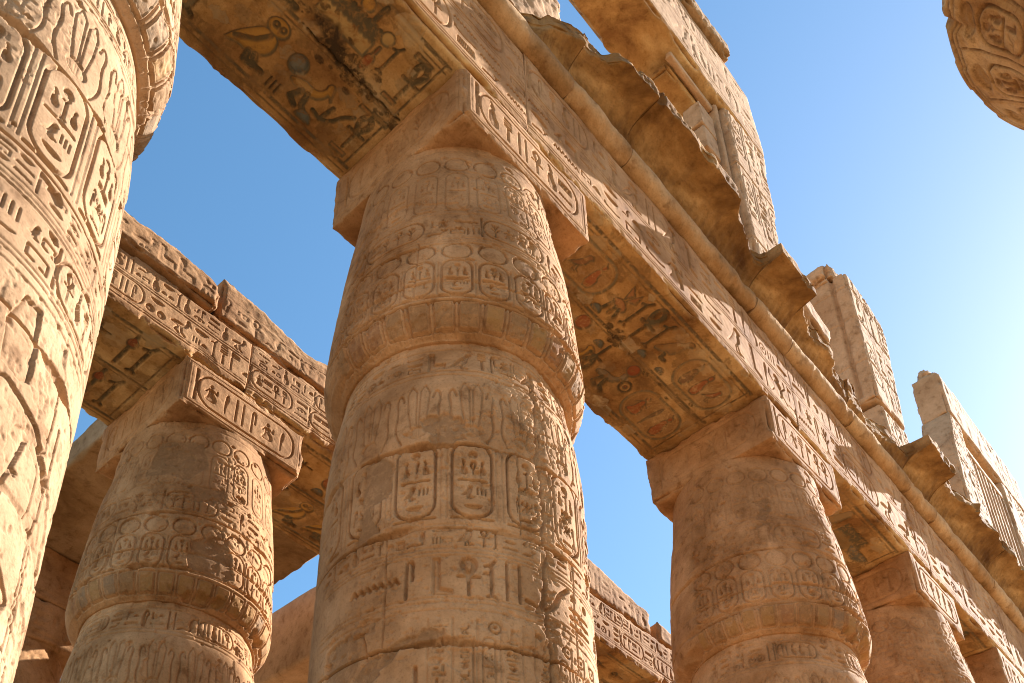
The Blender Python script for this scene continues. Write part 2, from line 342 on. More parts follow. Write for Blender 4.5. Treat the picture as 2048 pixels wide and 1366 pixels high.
def ground_mat():
    m = bpy.data.materials.new('sandy_ground'); m.use_nodes = True; t = m.node_tree
    b = t.nodes['Principled BSDF']; b.inputs['Roughness'].default_value = .95
    n = t.nodes.new('ShaderNodeTexNoise'); n.inputs['Scale'].default_value = .6; n.inputs['Detail'].default_value = 8
    tc = t.nodes.new('ShaderNodeTexCoord'); t.links.new(tc.outputs['Object'], n.inputs['Vector'])
    r = t.nodes.new('ShaderNodeValToRGB'); r.color_ramp.elements[0].color = (.21, .135, .07, 1); r.color_ramp.elements[1].color = (.33, .225, .12, 1)
    r.color_ramp.elements[0].position = .35; r.color_ramp.elements[1].position = .65
    t.links.new(n.outputs['Fac'], r.inputs[0]); t.links.new(r.outputs[0], b.inputs['Base Color']); return m
M_GND = ground_mat()

# ------------------------------------------------------------------ mesh building
def mesh_obj(name, V, Fq, mat, parent=None, pig=None, base=(0, 0, 0), smooth=True):
    V = np.asarray(V, np.float32)-np.array(base, np.float32); Fq = np.asarray(Fq, np.int32)
    me = bpy.data.meshes.new(name); me.vertices.add(len(V)); me.vertices.foreach_set('co', V.ravel())
    k = Fq.shape[1]; me.loops.add(Fq.size); me.loops.foreach_set('vertex_index', Fq.ravel())
    me.polygons.add(len(Fq)); me.polygons.foreach_set('loop_start', np.arange(0, Fq.size, k, dtype=np.int32))
    me.polygons.foreach_set('use_smooth', np.full(len(Fq), smooth))
    me.update(calc_edges=True); me.validate()
    if pig is None: pig = np.zeros((len(V), 4), np.float32)
    if len(me.vertices) == len(pig):
        a = me.color_attributes.new('pigment', 'FLOAT_COLOR', 'POINT'); a.data.foreach_set('color', np.asarray(pig, np.float32).ravel())
    me.materials.append(mat)
    o = bpy.data.objects.new(name, me); col.objects.link(o)
    if parent: o.parent = parent
    else: o.location = base
    return o
def tag(o, label, cat, group=None):
    o['label'] = label; o['category'] = cat
    if group: o['group'] = group
    return o
def thing(name, label, cat, loc, group=None):
    o = bpy.data.objects.new(name, None); col.objects.link(o); o.location = loc; o.empty_display_size = .3
    return tag(o, label, cat, group)
def grid_faces(idx, flip=False):
    a = idx[:-1, :-1].ravel(); b = idx[:-1, 1:].ravel(); c = idx[1:, 1:].ravel(); d = idx[1:, :-1].ravel()
    return np.stack((a, d, c, b) if flip else (a, b, c, d), 1)
def axis(a, b, step, marks=()):
    n = max(1, int(round((b-a)/step))); return np.linspace(a, b, n+1)

def block(name, xs, ys, zs, mat, parent=None, base=(0, 0, 0), maps=None, edge=.06, amp=.03, seed=0, warp=None, rough=.006, pigf=None, egf=2.2, tight=False):
    """closed box mesh with eroded arrises; maps: {'-y': Canvas(u=x,v=z), '-x': Canvas(u=-y,v=z), '-z': Canvas(u=x,v=-y)}"""
    nx, ny, nz = len(xs), len(ys), len(zs)
    Vs = []; Fs = []
    def thin(a): return a if len(a) < 24 else np.concatenate((a[:-1:4], a[-1:]))
    tx, ty, tz = thin(xs), thin(ys), thin(zs)
    A_ = {k: (xs, ys, zs) for k in ('-y', '-x', '+x', '-z')}; A_['+y'] = (tx, ys, tz); A_['+z'] = (tx, ty, zs)
    def get(side):
        if side in ('-y', '+y'): X, Z = np.meshgrid(xs, zs); Y = np.full_like(X, ys[0] if side == '-y' else ys[-1])
        elif side in ('-x', '+x'): Y, Z = np.meshgrid(ys, zs); X = np.full_like(Y, xs[0] if side == '-x' else xs[-1])
        else: X, Y = np.meshgrid(xs, ys); Z = np.full_like(X, zs[0] if side == '-z' else zs[-1])
        return np.stack((X.ravel(), Y.ravel(), Z.ravel()), 1), X.shape
    off = 0; own = []
    lo = np.array([xs[0], ys[0], zs[0]]); hi = np.array([xs[-1], ys[-1], zs[-1]])
    for si, side in enumerate(('-y', '+y', '-x', '+x', '-z', '+z')):
        xs, ys, zs = A_[side]
        P, shp = get(side); idx = (off+np.arange(len(P))).reshape(shp); off += len(P)
        fl = side in ('+y', '-x', '-z')
        Fs.append(grid_faces(idx, fl)); Vs.append(P); own.append(np.full(len(P), si))
    P = np.concatenate(Vs); own = np.concatenate(own); Fq = np.concatenate(Fs)
    Q = P.copy(); n = np.zeros_like(P); s_ord = {'-y': (1, -1), '+y': (1, 1), '-x': (0, -1), '+x': (0, 1), '-z': (2, -1), '+z': (2, 1)}
    # weights to each face
    d = np.concatenate((P-lo, hi-P), 1)  # -x,-y,-z,+x,+y,+z
    w = np.clip(1-d/edge, 0, 1); nrm = np.array([[-1, 0, 0], [0, -1, 0], [0, 0, -1], [1, 0, 0], [0, 1, 0], [0, 0, 1]], float)
    if tight: w[:, 0] *= .3; w[:, 3] *= .3
    w2 = np.sort(w, 1)[:, -2]
    a = amp*np.clip((fbm(P+seed*7.3, egf, 5, seed)-.42)*5, .12, 2.2)+amp*.25*fbm(P+seed*7.3, 14, 2, seed+3)
    Q -= (w2**1.5*a)[:, None]*(w@nrm)
    nz_ = (fbm(P+seed*3.1, 1.3, 5, seed+5)-.5)*rough*3+(fbm(P+seed*3.1, 9, 3, seed+9)-.5)*rough*1.6
    pig = np.zeros((len(P), 4), np.float32)
    for si, side in enumerate(s_ord):
        ax, sg = s_ord[side]; m = own == si
        # interior displacement fades out at edges so that shared edges stay together
        oth = [k for k in range(3) if k != ax]
        de = np.min(np.concatenate((P[m][:, oth]-lo[oth], hi[oth]-P[m][:, oth]), 1), 1); f = np.clip(de/.03, 0, 1)
        D = nz_[m]*f
        if maps and side in maps:
            cv = maps[side]
            u, v = {'-y': (P[m][:, 0], P[m][:, 2]), '-x': (-P[m][:, 1], P[m][:, 2]), '-z': (P[m][:, 0], -P[m][:, 1])}[side]
            dd, cc = cv.sample(u, v); wear = np.clip(.7+2.2*(fbm(P[m]+seed, 1.1, 3, seed+31)-.35), .5, 1)
            D = D+dd*f*wear; pig[m] = cc
        Q[m, ax] += sg*D
    if warp is not None: Q = warp(Q)
    # shared edges: identical positions merge
    key = np.round(P*1e4).astype(np.int64); _, first, inv = np.unique(key, axis=0, return_index=True, return_inverse=True); inv = inv.ravel()
    Fq = inv[Fq]; Q = Q[first]; pig = pig[first]
    return mesh_obj(name, Q, Fq, mat, parent, pig, base)

# column profiles (heights measured down from the top of the abacus)
CZ = [-1.0, -1.5, -2.5, -3.2, -3.75, -4.02, -4.14, -4.25, -4.34, -4.40, -4.44, -4.45]
CR = [1.19, 1.235, 1.36, 1.42, 1.46, 1.475, 1.47, 1.44, 1.385, 1.31, 1.25, 1.15]
SZ = [-4.36, -4.7, -5.15, -5.6, -7, -8, -13.3, -14.4, -15]; SR = [1.215, 1.26, 1.33, 1.36, 1.375, 1.38, 1.38, 1.30, 1.22]
def column_canvas(seed, res, zlo):
    """u = angle in degrees (-200..20) times 1 deg = .0240 m, v = z"""
    rng = random.Random(seed); K = .0240; d = .036 if seed == 11 else .052
    cv = Canvas(-200*K, 20*K, zlo, -1.0, res); a0, a1 = -200*K, 20*K
    def L(z, w=.012, dd=.010): hline(cv, a0, a1, z, w, dd)
    fa = .45 if seed != 11 else .8
    L(-1.1, .012, .006); step = 16*K; off = -168*K-step*3+(seed*37 % 16)*K*(seed != 1)
    n = int(220/16)+3
    for i in range(n):
        c = off+i*step
        cv.stroke(ell(c, -1.42, .16, .14, 24), .018, d*fa*1.3, closed=True); cartouche(cv, c-.14, c+.14, -2.4, -1.62, rng, d*fa, False)
    L(-2.5); L(-2.98); L(-3.03, .01)
    text(cv, a0, a1, -2.93, -2.57, rng, d*.9, .12)
    for i in range(n):
        c = off+i*step
        cv.stroke(ell(c, -3.23, .155, .145, 24), .022, d, closed=True); cv.fill(ell(c, -3.23, .14, .13), d*.45); cartouche(cv, c-.155, c+.155, -3.99, -3.41, rng, d*1.1, False, lw=.02)
        vline(cv, c+step/2, -4.02, -3.45, .016, .02)
    L(-4.02, .035, .05)
    for i in range(n*3//2+1):   # row of framed panels round the rim of the capital
        c = off+i*step/1.5; P = rrect(c-.105, c+.105, -4.375, -4.09, .01, 1)
        vline(cv, c-.128, -4.40, -4.07, .012, .02)
        cv.stroke(P, .022, .04, closed=True)
        cv.fill([(c-.085, -4.355), (c+.085, -4.355), (c+.085, -4.115), (c-.085, -4.115)], .012, rng.choice([YEL, YEL, (.36, .2, .08), (.2, .17, .12), (.36, .14, .06), (.42, .26, .1)]), True, .5)
        for i in range(n*3): vline(cv, off+i*step/3, -4.42, -4.33, .02, .010)
    L(-4.55, .014, .02); L(-4.93, .014, .02); L(-5.0, .012, .02)
    text(cv, a0, a1, -4.89, -4.60, rng, d*1.1, .15)
    step2 = 22.3*K; o2 = -152*K-step2*4+(seed*53 % 22)*K*(seed != 1); n2 = int(220/22)+6
    for i in range(n2):   # tall feathers and uraei over the cartouches
        c = o2+i*step2
        for sx in (-1, 1):
            cv.stroke([(c+sx*.05, -5.86), (c+sx*.10, -5.5), (c+sx*.115, -5.25), (c+sx*.07, -5.14), (c+sx*.02, -5.22), (c+sx*.01, -5.86)], .014, d*.45, closed=True)
            cv.stroke(chaikin(chaikin([(c+sx*.16, -5.92), (c+sx*.235, -5.75), (c+sx*.20, -5.5), (c+sx*.235, -5.3), (c+sx*.18, -5.22), (c+sx*.15, -5.34)], False), False), .018, d*.6)
        cv.fill(ell(c, -5.8, .10, .085), d*.8)
        cartouche(cv, c-.19, c+.19, -6.88, -5.97, rng, d*1.35, False, sw=1.25, lw=.022)
        for g, sx in (('cobra', -1), ('cobra', 1)): pass
        vline(cv, c+step2*.5-.03, -6.9, -6.0, .014, .014); vline(cv, c+step2*.5+.03, -6.9, -6.0, .014, .014)
    L(-6.98, .016); L(-7.25, .012); L(-7.30, .012)
    text(cv, a0, a1, -7.22, -7.01, rng, d*.9, .0)
    for z in (-7.34, -7.80, -7.85, -7.93): L(z, .014, .014)
    if seed == 1:   # the long horizontal inscription of the middle column
        seq = [('water', 2.7, .5), ('cloth', 0, 0), ('leg', 0, 0), ('ankh', 0, 0), ('was', 0, 0), ('two', 0, 0), ('sickle', 0, 0), ('sunst', 0, 0), ('vult', 0, 0), ('mnst', 0, 0), ('reed', 0, 0)]
        u = -178*K; 
        for g, *_ in seq:
            if g == 'sunst':
                for q in (0, .22): sign(cv, 'disc', u+q, -7.47, .12, .1, d*1.2)
                for z in (-7.56, -7.65, -7.74): cv.stroke([(u, z), (u+.34, z+.01)], .03, d)
                u += .42
            elif g == 'mnst':
                sign(cv, 'mn', u, -7.5, .36, .13, d*1.2); sign(cv, 'water', u, -7.6, .36, .09, d*1.2); sign(cv, 'disc', u+.18, -7.76, .13, .13, d*1.3); sign(cv, 'reed', u, -7.76, .08, .13, d); u += .42
            else:
                w = min(.5, G[g][0]*.42); sign(cv, g, u, -7.77, w, .41, d*1.15, sw=1.35); u += w+.025
        cartouche(cv, u+.05, u+.95, -7.77, -7.38, rng, d*1.3, True); text(cv, u+1.1, a1, -7.76, -7.4, rng, d*1.3, .3)
    else: text(cv, a0, a1, -7.76, -7.4, rng, d*1.3, .45)
    # large scene register: figures with text columns between
    u = a0
    while u < a1:
        t = rng.random()
        if t < .62:
            W = rng.uniform(.8, 1.1); nb = 4
            for k in range(nb):
                x = u+k*W/nb; vline(cv, x, -8.95, -8.02, .014, .016)
                if rng.random() < .4: cartouche(cv, x+.05, x+W/nb-.05, -8.75, -8.2, rng, d, False); sign(cv, 'sun', x+.08, -8.15, .15, .12, d)
                else: vtext(cv, x+.05, x+W/nb-.05, -8.95, -8.08, rng, d)
            vline(cv, u+W, -8.95, -8.02, .014, .016)
            u += W+.12
        else:
            W = 1.3; x = u+.65   # standing king or god, tall crown, arm stretched out
            cv.fill([(x-.18, -8.3), (x-.1, -8.02), (x+.05, -8.0), (x+.1, -8.25), (x+.12, -8.55), (x+.02, -8.62), (x-.14, -8.6)], d*1.3)
            cv.fill([(x-.32, -8.75), (x-.05, -8.66), (x+.28, -8.72), (x+.62, -8.95), (x+.6, -9.03), (x+.25, -8.88), (x+.12, -9.4), (x+.2, -10.0), (x+.42, -10.9), (x+.2, -10.9), (x-.02, -10.2), (x-.1, -10.9), (x-.36, -10.9), (x-.2, -9.9), (x-.16, -9.4), (x-.34, -9.0)], d*1.4)
            cv.stroke([(x+.55, -8.5), (x+.6, -9.6), (x+.66, -10.9)], .03, d)
            cv.stroke([(x-.12, -9.45), (x+.45, -9.9), (x+.25, -10.3), (x-.3, -10.1)], .03, d)
            u += W
    if seed == 11:
        x = -70*K
        vtext(cv, x-1.0, x-.72, -9.0, -8.0, rng, d)
    L(-11.0, .03, .02)
    # patches where the carved skin has gone (smooth repairs and scars)
    return cv
def jag(pts, rng, amp, n=5):
    out = []
    for k in range(len(pts)):
        a = np.array(pts[k]); b = np.array(pts[(k+1) % len(pts)])
        for i in range(n): out.append(tuple(a+(b-a)*i/n+np.array([rng.uniform(-amp, amp), rng.uniform(-amp, amp)])))
    return out
def make_column(label, cx, cy, seed, res, mat, group, zlo=-9.0, patches=(), crack=None, aba=None, a_map=True, rough=1.0):
    K = .0240; base = (cx, cy, -15.0); rng = random.Random(seed+100)
    root = thing('column', label, 'column', base, group)
    cv = column_canvas(seed, max(res*.75, .006), zlo)
    for pt in patches:
        P = jag([(a*K, z) for a, z in pt[0]], rng, .035)
        r = cv.win(P, .05)
        if r is None: continue
        sl_, U, V_ = r; ins = cv.inside(U, V_, P); ds = cv.dist(U, V_, P, True); m = np.clip(ds/.018, 0, 1)*ins
        cv.D[sl_] = cv.D[sl_]*(1-m)-pt[1]*m
        cv._paint(sl_, m, (.34, .18, .078), .5)
    r5 = random.Random(seed+900)
    for i in range(70):   # chips and knocked out bits
        a, z = r5.uniform(-190, 10)*K, r5.uniform(zlo, -1.1); q = r5.uniform(.015, .055)
        cv.fill(jag(ell(a, z, q*r5.uniform(.8, 2), q, 5), r5, q*.4, 2), r5.uniform(.02, .05), None, True)
    zj = [-1.0, -3.03, -4.03, -5.95, -6.97, -8.22, -9.3, -10.4]
    for i in range(1, len(zj)-1):   # upright joints between the halves of each drum
        if i == 2: continue
        for q in range(2):
            a = (r5.uniform(-190, -100)+q*80)*K; cv.stroke([(a+r5.uniform(-.01, .01), zj[i]+(zj[i+1]-zj[i])*k/6) for k in range(7)], .016, .03)
    if crack:
        P = [(crack*K+rng.uniform(-.03, .03), -4.9-.22*i) for i in range(24)]
        cv.stroke(P, .035, .05)
        for i in range(60):
            z = rng.uniform(zlo, -4.9); P = jag([(crack*K+rng.uniform(-.12, .12)+a, z+b) for a, b in ((-.04, -.05), (.04, -.04), (.05, .06), (-.03, .05))], rng, .02, 2)
            cv.fill(P, .03)
    th_d = np.arange(-196, 16.01, math.degrees(res/1.4)); th_c = np.arange(16.01+3, 164, 4.0); th = np.radians(np.concatenate((th_d, th_c)))
    step_r = {}
    def part(name, Zp, Rp, zs):
        T, Z = np.meshgrid(th, zs); shp = T.shape; T = T.ravel(); Z = Z.ravel()
        R0 = np.interp(Z, Zp, Rp)
        P = np.stack((np.cos(T)*R0, np.sin(T)*R0, Z), 1)+np.array([seed*5.7, 0, 0])
        a = np.degrees(T); D, C = cv.sample(a*K, Z)
        wear = np.clip(.75+2.4*(fbm(P, .9, 4, seed+3)-.33), .5, 1)
        D = D*np.clip(wear*1.15, .35, 1)
        # drum joints: uneven, chipped
        for jz, jd in ((-3.03, .5), (-3.72, .35), (-4.03, .8), (-5.95, .9), (-6.97, 1.0), (-8.22, .9), (-9.3, .8), (-10.4, .8), (-11.6, 1), (-12.8, 1)):
            jz2 = jz+.05*np.sin(T*1.0+seed)+.06*(fbm(P*np.array([1, 1, .2]), 1.6, 4, seed+int(-jz*10))-.5)
            dz = np.abs(Z-jz2); wv = .020+.11*np.clip(fbm(P, 2.2, 4, seed+int(-jz*7))-.5, 0, 1)*2
            D = D-jd*.11*np.clip(1-dz/wv, 0, 1)**.6*np.clip(fbm(P, 1.3, 2, seed+21)*3-.6, .15, 1)
            D = D-.012*jd*np.clip(1-(Z-jz2)/.12, 0, 1)*(Z > jz2)
        # flaking: thin skin lost in ragged areas
        fl = fbm(P, .75, 6, seed+41); D = D-.016*sstep(.57, .58, fl)-.010*sstep(.52, .53, fbm(P, 1.7, 5, seed+43))*sstep(.5, .56, fl)
        pit = fbm(P, 20, 2, seed+51); D = D-.018*rough*np.clip(pit-.55, 0, 1)*sstep(.50, .60, fbm(P, 1.1, 3, seed+53))*4
        D = D+(fbm(P, .8, 3, seed+61)-.5)*.03+(fbm(P, 7, 3, seed+62)-.5)*.010*rough
        if name == 'capital':
            m = (Z < -4.3); chip = sstep(.62, .70, fbm(P, 1.8, 4, seed+71))*sstep(-3.95, -4.35, Z); D = D-.10*chip*sstep(-4.46, -4.38, Z)
            D = D*sstep(-4.455, -4.42, Z)
        R = R0+D
        V = np.stack((cx+np.cos(T)*R, cy+np.sin(T)*R, Z), 1)
        ny, nxx = shp; idx = np.arange(ny*nxx).reshape(shp); idx = np.concatenate((idx, idx[:, :1]), 1)
        return mesh_obj(name, V, grid_faces(idx), mat, root, C, base)
    zs = np.concatenate((np.arange(-15, zlo-.2, .12), np.arange(zlo-.2, -4.33, res)))
    part('shaft', SZ[::-1], SR[::-1], zs)
    # capital: parametrise along the profile so that the rounded rim keeps enough rows
    zc, rc = [], []
    for k in range(len(CZ)-1):
        L_ = math.hypot(CZ[k+1]-CZ[k], CR[k+1]-CR[k]); n = max(1, int(L_/res))
        for i in range(n): zc.append(CZ[k]+(CZ[k+1]-CZ[k])*i/n); rc.append(CR[k]+(CR[k+1]-CR[k])*i/n)
    zc.append(CZ[-1]); rc.append(CR[-1])
    zc = np.array(zc[::-1]); rc = np.array(rc[::-1]); zc = zc+np.arange(len(zc))*1e-6
    part('capital', zc, rc, zc)
    # abacus
    x0, x1, y0, y1 = aba; h = 1.0; ra = max(res, .012)
    mp = None
    if a_map:
        r2 = random.Random(seed+7); W = x1-x0
        cf = Canvas(x0, x1, -h, 0, ra*.6)
        cf.stroke([(x0+.09, -h+.1), (x1-.09, -h+.1), (x1-.09, -.1), (x0+.09, -.1)], .018, .012, closed=True)
        cf.stroke([(x0+.14, -h+.14), (x1-.14, -h+.14), (x1-.14, -.14), (x0+.14, -.14)], .010, .008, closed=True)
        cf.stroke([(x0+.22, -h+.18), (x0+.22, -.18)], .028, .016)
        cartouche(cf, x0+.28, x1-.24, -h+.19, -.19, r2, .045, True, sw=1.2, lw=.028)
        cs = Canvas(-y1, -y0, -h, 0, ra*.6)
        cs.stroke([(-y1+.1, -h+.1), (-y0-.1, -h+.1), (-y0-.1, -.1), (-y1+.1, -.1)], .016, .010, closed=True)
        cartouche(cs, -y1+.3, -y0-.26, -h+.2, -.2, r2, .03, True, sw=1.0, lw=.022)
        mp = {'-y': cf, '-x': cs}
    block('abacus', axis(x0, x1, ra), axis(y0, y1, ra), axis(-h, -.004, ra), mat, root, base, mp, .13, .06, seed+3)
    return root

# ------------------------------------------------------------------ ground
gx = np.linspace(-1, 1, 81); gx = np.sign(gx)*np.abs(gx)**3*2500
GX, GY = np.meshgrid(gx, gx); gz = -15+(fbm(np.stack((GX.ravel(), GY.ravel(), 0*GX.ravel()), 1), .05, 3, 5)-.5)*.2
o = mesh_obj('ground', np.stack((GX.ravel(), GY.ravel(), gz-.12), 1), grid_faces(np.arange(81*81).reshape(81, 81)), M_GND); o['kind'] = 'structure'

# ------------------------------------------------------------------ architraves
D2 = 2.3
def face_canvas_small(x0, x1, z1, seed, res, d):
    r = random.Random(seed); cv = Canvas(x0, x1, 0, z1, res)
    for z, w in ((.16, .02), (.21, .012), (.68, .016), (.73, .012), (1.12, .014)): hline(cv, x0, x1, z, w, .016)
    text(cv, x0+.05, x1-.02, .25, .65, r, d*.85, .22, sw=.9); text(cv, x0+.1, x1-.02, .77, 1.08, r, d*.75, .12, sw=.9)
    return cv
def face_canvas(x0, x1, z1, seed, res, d=.022):
    if z1 < 1.5: return face_canvas_small(x0, x1, z1, seed, res, d)
    r = random.Random(seed); cv = Canvas(x0, x1, 0, z1, res)
    for z, w in ((.13, .022), (.19, .012), (.93, .02), (1.0, .014)): hline(cv, x0, x1, z, w, .014)
    text(cv, x0+.05, x1-.02, .25, .88, r, d, .18, sw=.8)
    if z1 > 1.5: text(cv, x0+.1, x1-.02, 1.06, 1.66, r, d*.8, .1, sw=.8); hline(cv, x0, x1, 1.72, .016, .01)
    return cv
def stain(cv, pts, c=(.035, .022, .012), amp=.05, seed=0):
    r = random.Random(seed); P = jag(pts, r, amp, 6); w = cv.win(P, .1)
    if w is None: return
    sl_, U, V_ = w; ins = cv.inside(U, V_, P); ds = cv.dist(U, V_, P, True)
    cv._paint(sl_, np.clip(ds/.07+.3, 0, 1)*ins, c, .95)
    for i in range(len(P)//2):
        q = r.choice(P); s_ = r.uniform(.01, .05); Q = ell(q[0]+r.uniform(-.09, .09), q[1]+r.uniform(-.09, .09), s_*1.6, s_, 7); cv.fill(Q, 0, c, True, .8)
def smudge(cv, x0, x1, y0, y1, n, seed, cols=((.30, .17, .07), (.6, .46, .27), (.22, .12, .05))):
    r = random.Random(seed)
    for i in range(n):
        cx, cy = r.uniform(x0, x1), r.uniform(y0, y1); s_ = r.uniform(.04, .16)
        cv.fill(jag(ell(cx, cy, s_*r.uniform(1, 1.8), s_, 7), r, s_*.35, 3), r.choice([0, 0, .006]), r.choice(cols), True, r.uniform(.25, .6))
def soffit_canvas(x0, x1, a, b, rows, res, seed):
    """u = x, v = -y; the text stands between two ruled borders and a middle rule"""
    r = random.Random(seed); cv = Canvas(x0, x1, -D2, 0, res); ink = INK
    for v, w in ((-.20, .05), (-.28, .016), (-1.10, .045), (-1.17, .016), (-2.05, .045), (-2.13, .016)): cv.stroke([(a, v), (b, v)], w, .012, (.12, .09, .05))
    for u in (a+.05, b-.07): cv.stroke([(u, -2.06), (u, -.20)], .03, .012, (.12, .09, .05))
    smudge(cv, a, b, -2.25, -.02, int((b-a)*26), seed+50)
    for g, u, v, w, h, rot, fc in rows:
        if g == 'cart':
            P = rrect(u, u+w, v, v+h, h*.45, 8); cv.fill(P, .008, (.34, .17, .07), True, .6)
            cv.stroke(P, .045, .018, (.17, .14, .08), closed=True); cv.stroke(rrect(u+.05, u+w-.05, v+.05, v+h-.05, h*.4, 8), .012, .008, (.45, .28, .1), closed=True)
            n = 3; x = u+.12
            for k in range(n):
                gg = r.choice(['disc', 'man', 'reed', 'mn', 'scarab', 'bird', 'god']); sign(cv, gg, x, v+h*.12, (w-.24)/n*.98, h*.76, .03, 0, False, ink, r.choice([RED, RED, (.22, .10, .05), (.16, .09, .05)]))
                x += (w-.24)/n
        else: sign(cv, g, u-w*.08, v-h*.04, w*1.2, h*1.15, .055, rot, False, ink, fc, 1.9)
    return cv
FR = 'architrave beams of the front row'
def beam(label, x0, x1, y0, z1, sof, seed, res, fd=.052, warp=None, name='architrave', group=FR, amp=.05, crackx=()):
    fc = face_canvas(x0, x1, z1, seed, res*.75, fd)
    r = random.Random(seed)
    for cx_ in crackx:
        fc.stroke([(cx_+r.uniform(-.03, .03), z1-.12*k) for k in range(int(z1/.12)+2)], .022, .05)
    sc = None
    if sof is not None:
        sc = sof
    mp = {'-y': Canvas_shift(fc, 0), '-z': sc} if sc else {'-y': fc}
    if y0:   # canvases are laid out for a beam whose front stands at y = 0
        if sc: sc.v0 -= y0
    yy = axis(y0, y0+D2, res); zz = axis(0, z1, res); xx = axis(x0+.004, x1-.004, res)
    b = block(name, xx, yy, zz, M_SOF if False else M_BEAM, None, ((x0+x1)/2, y0+D2/2, 0), mp, .12, amp*1.3, seed, warp, tight=True)
    # the soffit keeps its paint: own material on the downward faces
    b.data.materials.append(M_SOF)
    nf = len(b.data.polygons); nrm = np.zeros(nf*3, np.float32); b.data.polygons.foreach_get('normal', nrm)
    cen = np.zeros(nf*3, np.float32); b.data.polygons.foreach_get('center', cen); cen = cen.reshape(-1, 3)
    mi = ((nrm.reshape(-1, 3)[:, 2] < -.3) & (cen[:, 2] < .12)).astype(np.int32); b.data.polygons.foreach_set('material_index', mi)
    return tag(b, label, 'architrave', group)
def Canvas_shift(c, d): return c
BR = [(.40, .2, .07), RED, YEL, (.25, .16, .07), (.5, .33, .13), None]
# first visible bay: owl, ibis, comb board, ankh signs and the soot stain
rows0 = [('was', -2.75, -1.95, .3, .7, 0, BR[3]), ('owl', -2.12, -1.90, .62, .62, 0, YEL), ('was', -2.5, -.95, .3, .62, 0, BR[3]), ('vult', -2.2, -1.0, .6, .62, 0, YEL),
         ('disc', -1.43, -1.62, .24, .24, 0, BLU), ('three', -1.58, -1.98, .42, .12, 0, (.2, .12, .06)), ('ibis', -1.28, -1.90, .5, .48, 0, YEL), ('loaf', -.96, -2.0, .2, .13, 0, BLU),
         ('sickle', -.80, -1.98, .36, .6, 0, YEL), ('pool', -.46, -2.0, .34, .09, 0, BR[0]), ('pool', -.62, -1.35, .5, .08, 0, BR[0]), ('ankh', -.40, -1.86, .28, .46, 0, YEL), ('pool', -.3, -1.33, .25, .1, 0, BR[3]),
         ('mn', -1.55, -.92, .62, .42, 0, BR[4]), ('feath', -1.1, -.50, .16, .24, 0, BLU), ('disc', -1.3, -.46, .2, .16, 0, YEL), ('heart', -.88, -1.0, .2, .34, 0, RED), ('disc', -.86, -.58, .16, .16, 0, BR[4]),
         ('was', -.66, -.98, .12, .62, 0, BR[3]), ('pool', -.55, -1.04, .5, .08, 0, BR[0]), ('ankh', -.36, -.92, .26, .48, 0, YEL), ('pool', -.52, -.42, .42, .1, 0, BR[3]), ('bird', -3.4, -1.95, .6, .65, 0, YEL), ('mn', -3.4, -.9, .6, .5, 0, RED)]
s0 = soffit_canvas(-4.4, 1.2, -3.25, -.02, rows0, .009, 3)
smudge(s0, -3, 0, -2.2, -.1, 12, 4)
stain(s0, [(-1.62, -.85), (-1.35, -.78), (-1.05, -.86), (-.9, -.95), (-.62, -1.0), (-.5, -1.12), (-.55, -1.22), (-.8, -1.22), (-1.0, -1.2), (-1.2, -1.15), (-1.5, -1.02)], seed=1)
stain(s0, [(-2.3, -.82), (-1.9, -.78), (-1.7, -.86), (-1.9, -.98), (-2.3, -.95)], seed=2)
stain(s0, [(-.5, -1.1), (-.02, -1.1), (-.02, -1.2), (-.5, -1.18)], amp=.02, seed=5)
s0.stroke([(-1.5+i*.1, -1.10-.015*(i % 3)) for i in range(16)], .03, .05, (.03, .02, .01))
beam('sunlit inscribed architrave at the top of the photo, owl and soot stain painted underneath', -4.45, 1.2, 0, 1.855, s0, 21, .0105, crackx=())
rows1 = [('cart', 2.55, -.98, 1.25, .60, 0, None), ('bee', 3.92, -.92, .42, .52, 0, (.36, .16, .07)), ('loaf', 3.86, -1.05, .17, .12, 0, BLU), ('ankh', 4.58, -.92, .28, .56, 0, YEL), ('was', 4.36, -.98, .16, .66, 0, BR[3]), ('was', 4.92, -.98, .16, .66, 0, BR[3]),
         ('vult', 5.12, -.82, .46, .46, 0, (.3, .17, .07)), ('loaf', 5.02, -1.05, .17, .11, 0, BLU), ('loaf', 5.5, -1.05, .15, .11, 0, BLU), ('cart', 5.72, -.98, 1.12, .62, 0, None),
         ('disc', 3.9, -1.44, .25, .25, 0, RED), ('duck', 4.05, -1.92, .5, .42, 0, YEL), ('loaf', 4.42, -1.42, .16, .12, 0, BLU), ('ankh', 4.52, -1.84, .30, .5, 2, YEL), ('ibis', 4.88, -1.92, .48, .48, 0, (.25, .19, .12)), ('disc', 5.2, -1.42, .22, .22, 0, RED),
         ('sun', 5.38, -1.7, .2, .2, 0, RED), ('cart', 5.68, -1.97, 1.16, .66, 0, None), ('cart', 2.5, -1.97, 1.15, .66, 0, None)]
s1 = soffit_canvas(1.2, 8.2, 2.42, 6.98, rows1, .011, 5)
smudge(s1, 2.4, 7, -2.2, -.1, 12, 6)
stain(s1, [(4.38, -1.04), (4.62, -1.02), (4.68, -1.12), (4.55, -1.2), (4.36, -1.15)], amp=.03, seed=7)
stain(s1, [(4.7, -1.12), (6.95, -1.1), (6.95, -1.17), (4.7, -1.17)], (.07, .045, .02), amp=.025, seed=8)
beam('architrave above the middle column, cartouches and a bee painted underneath', 1.2, 8.2, 0, 1.855, s1, 22, .0105, crackx=())
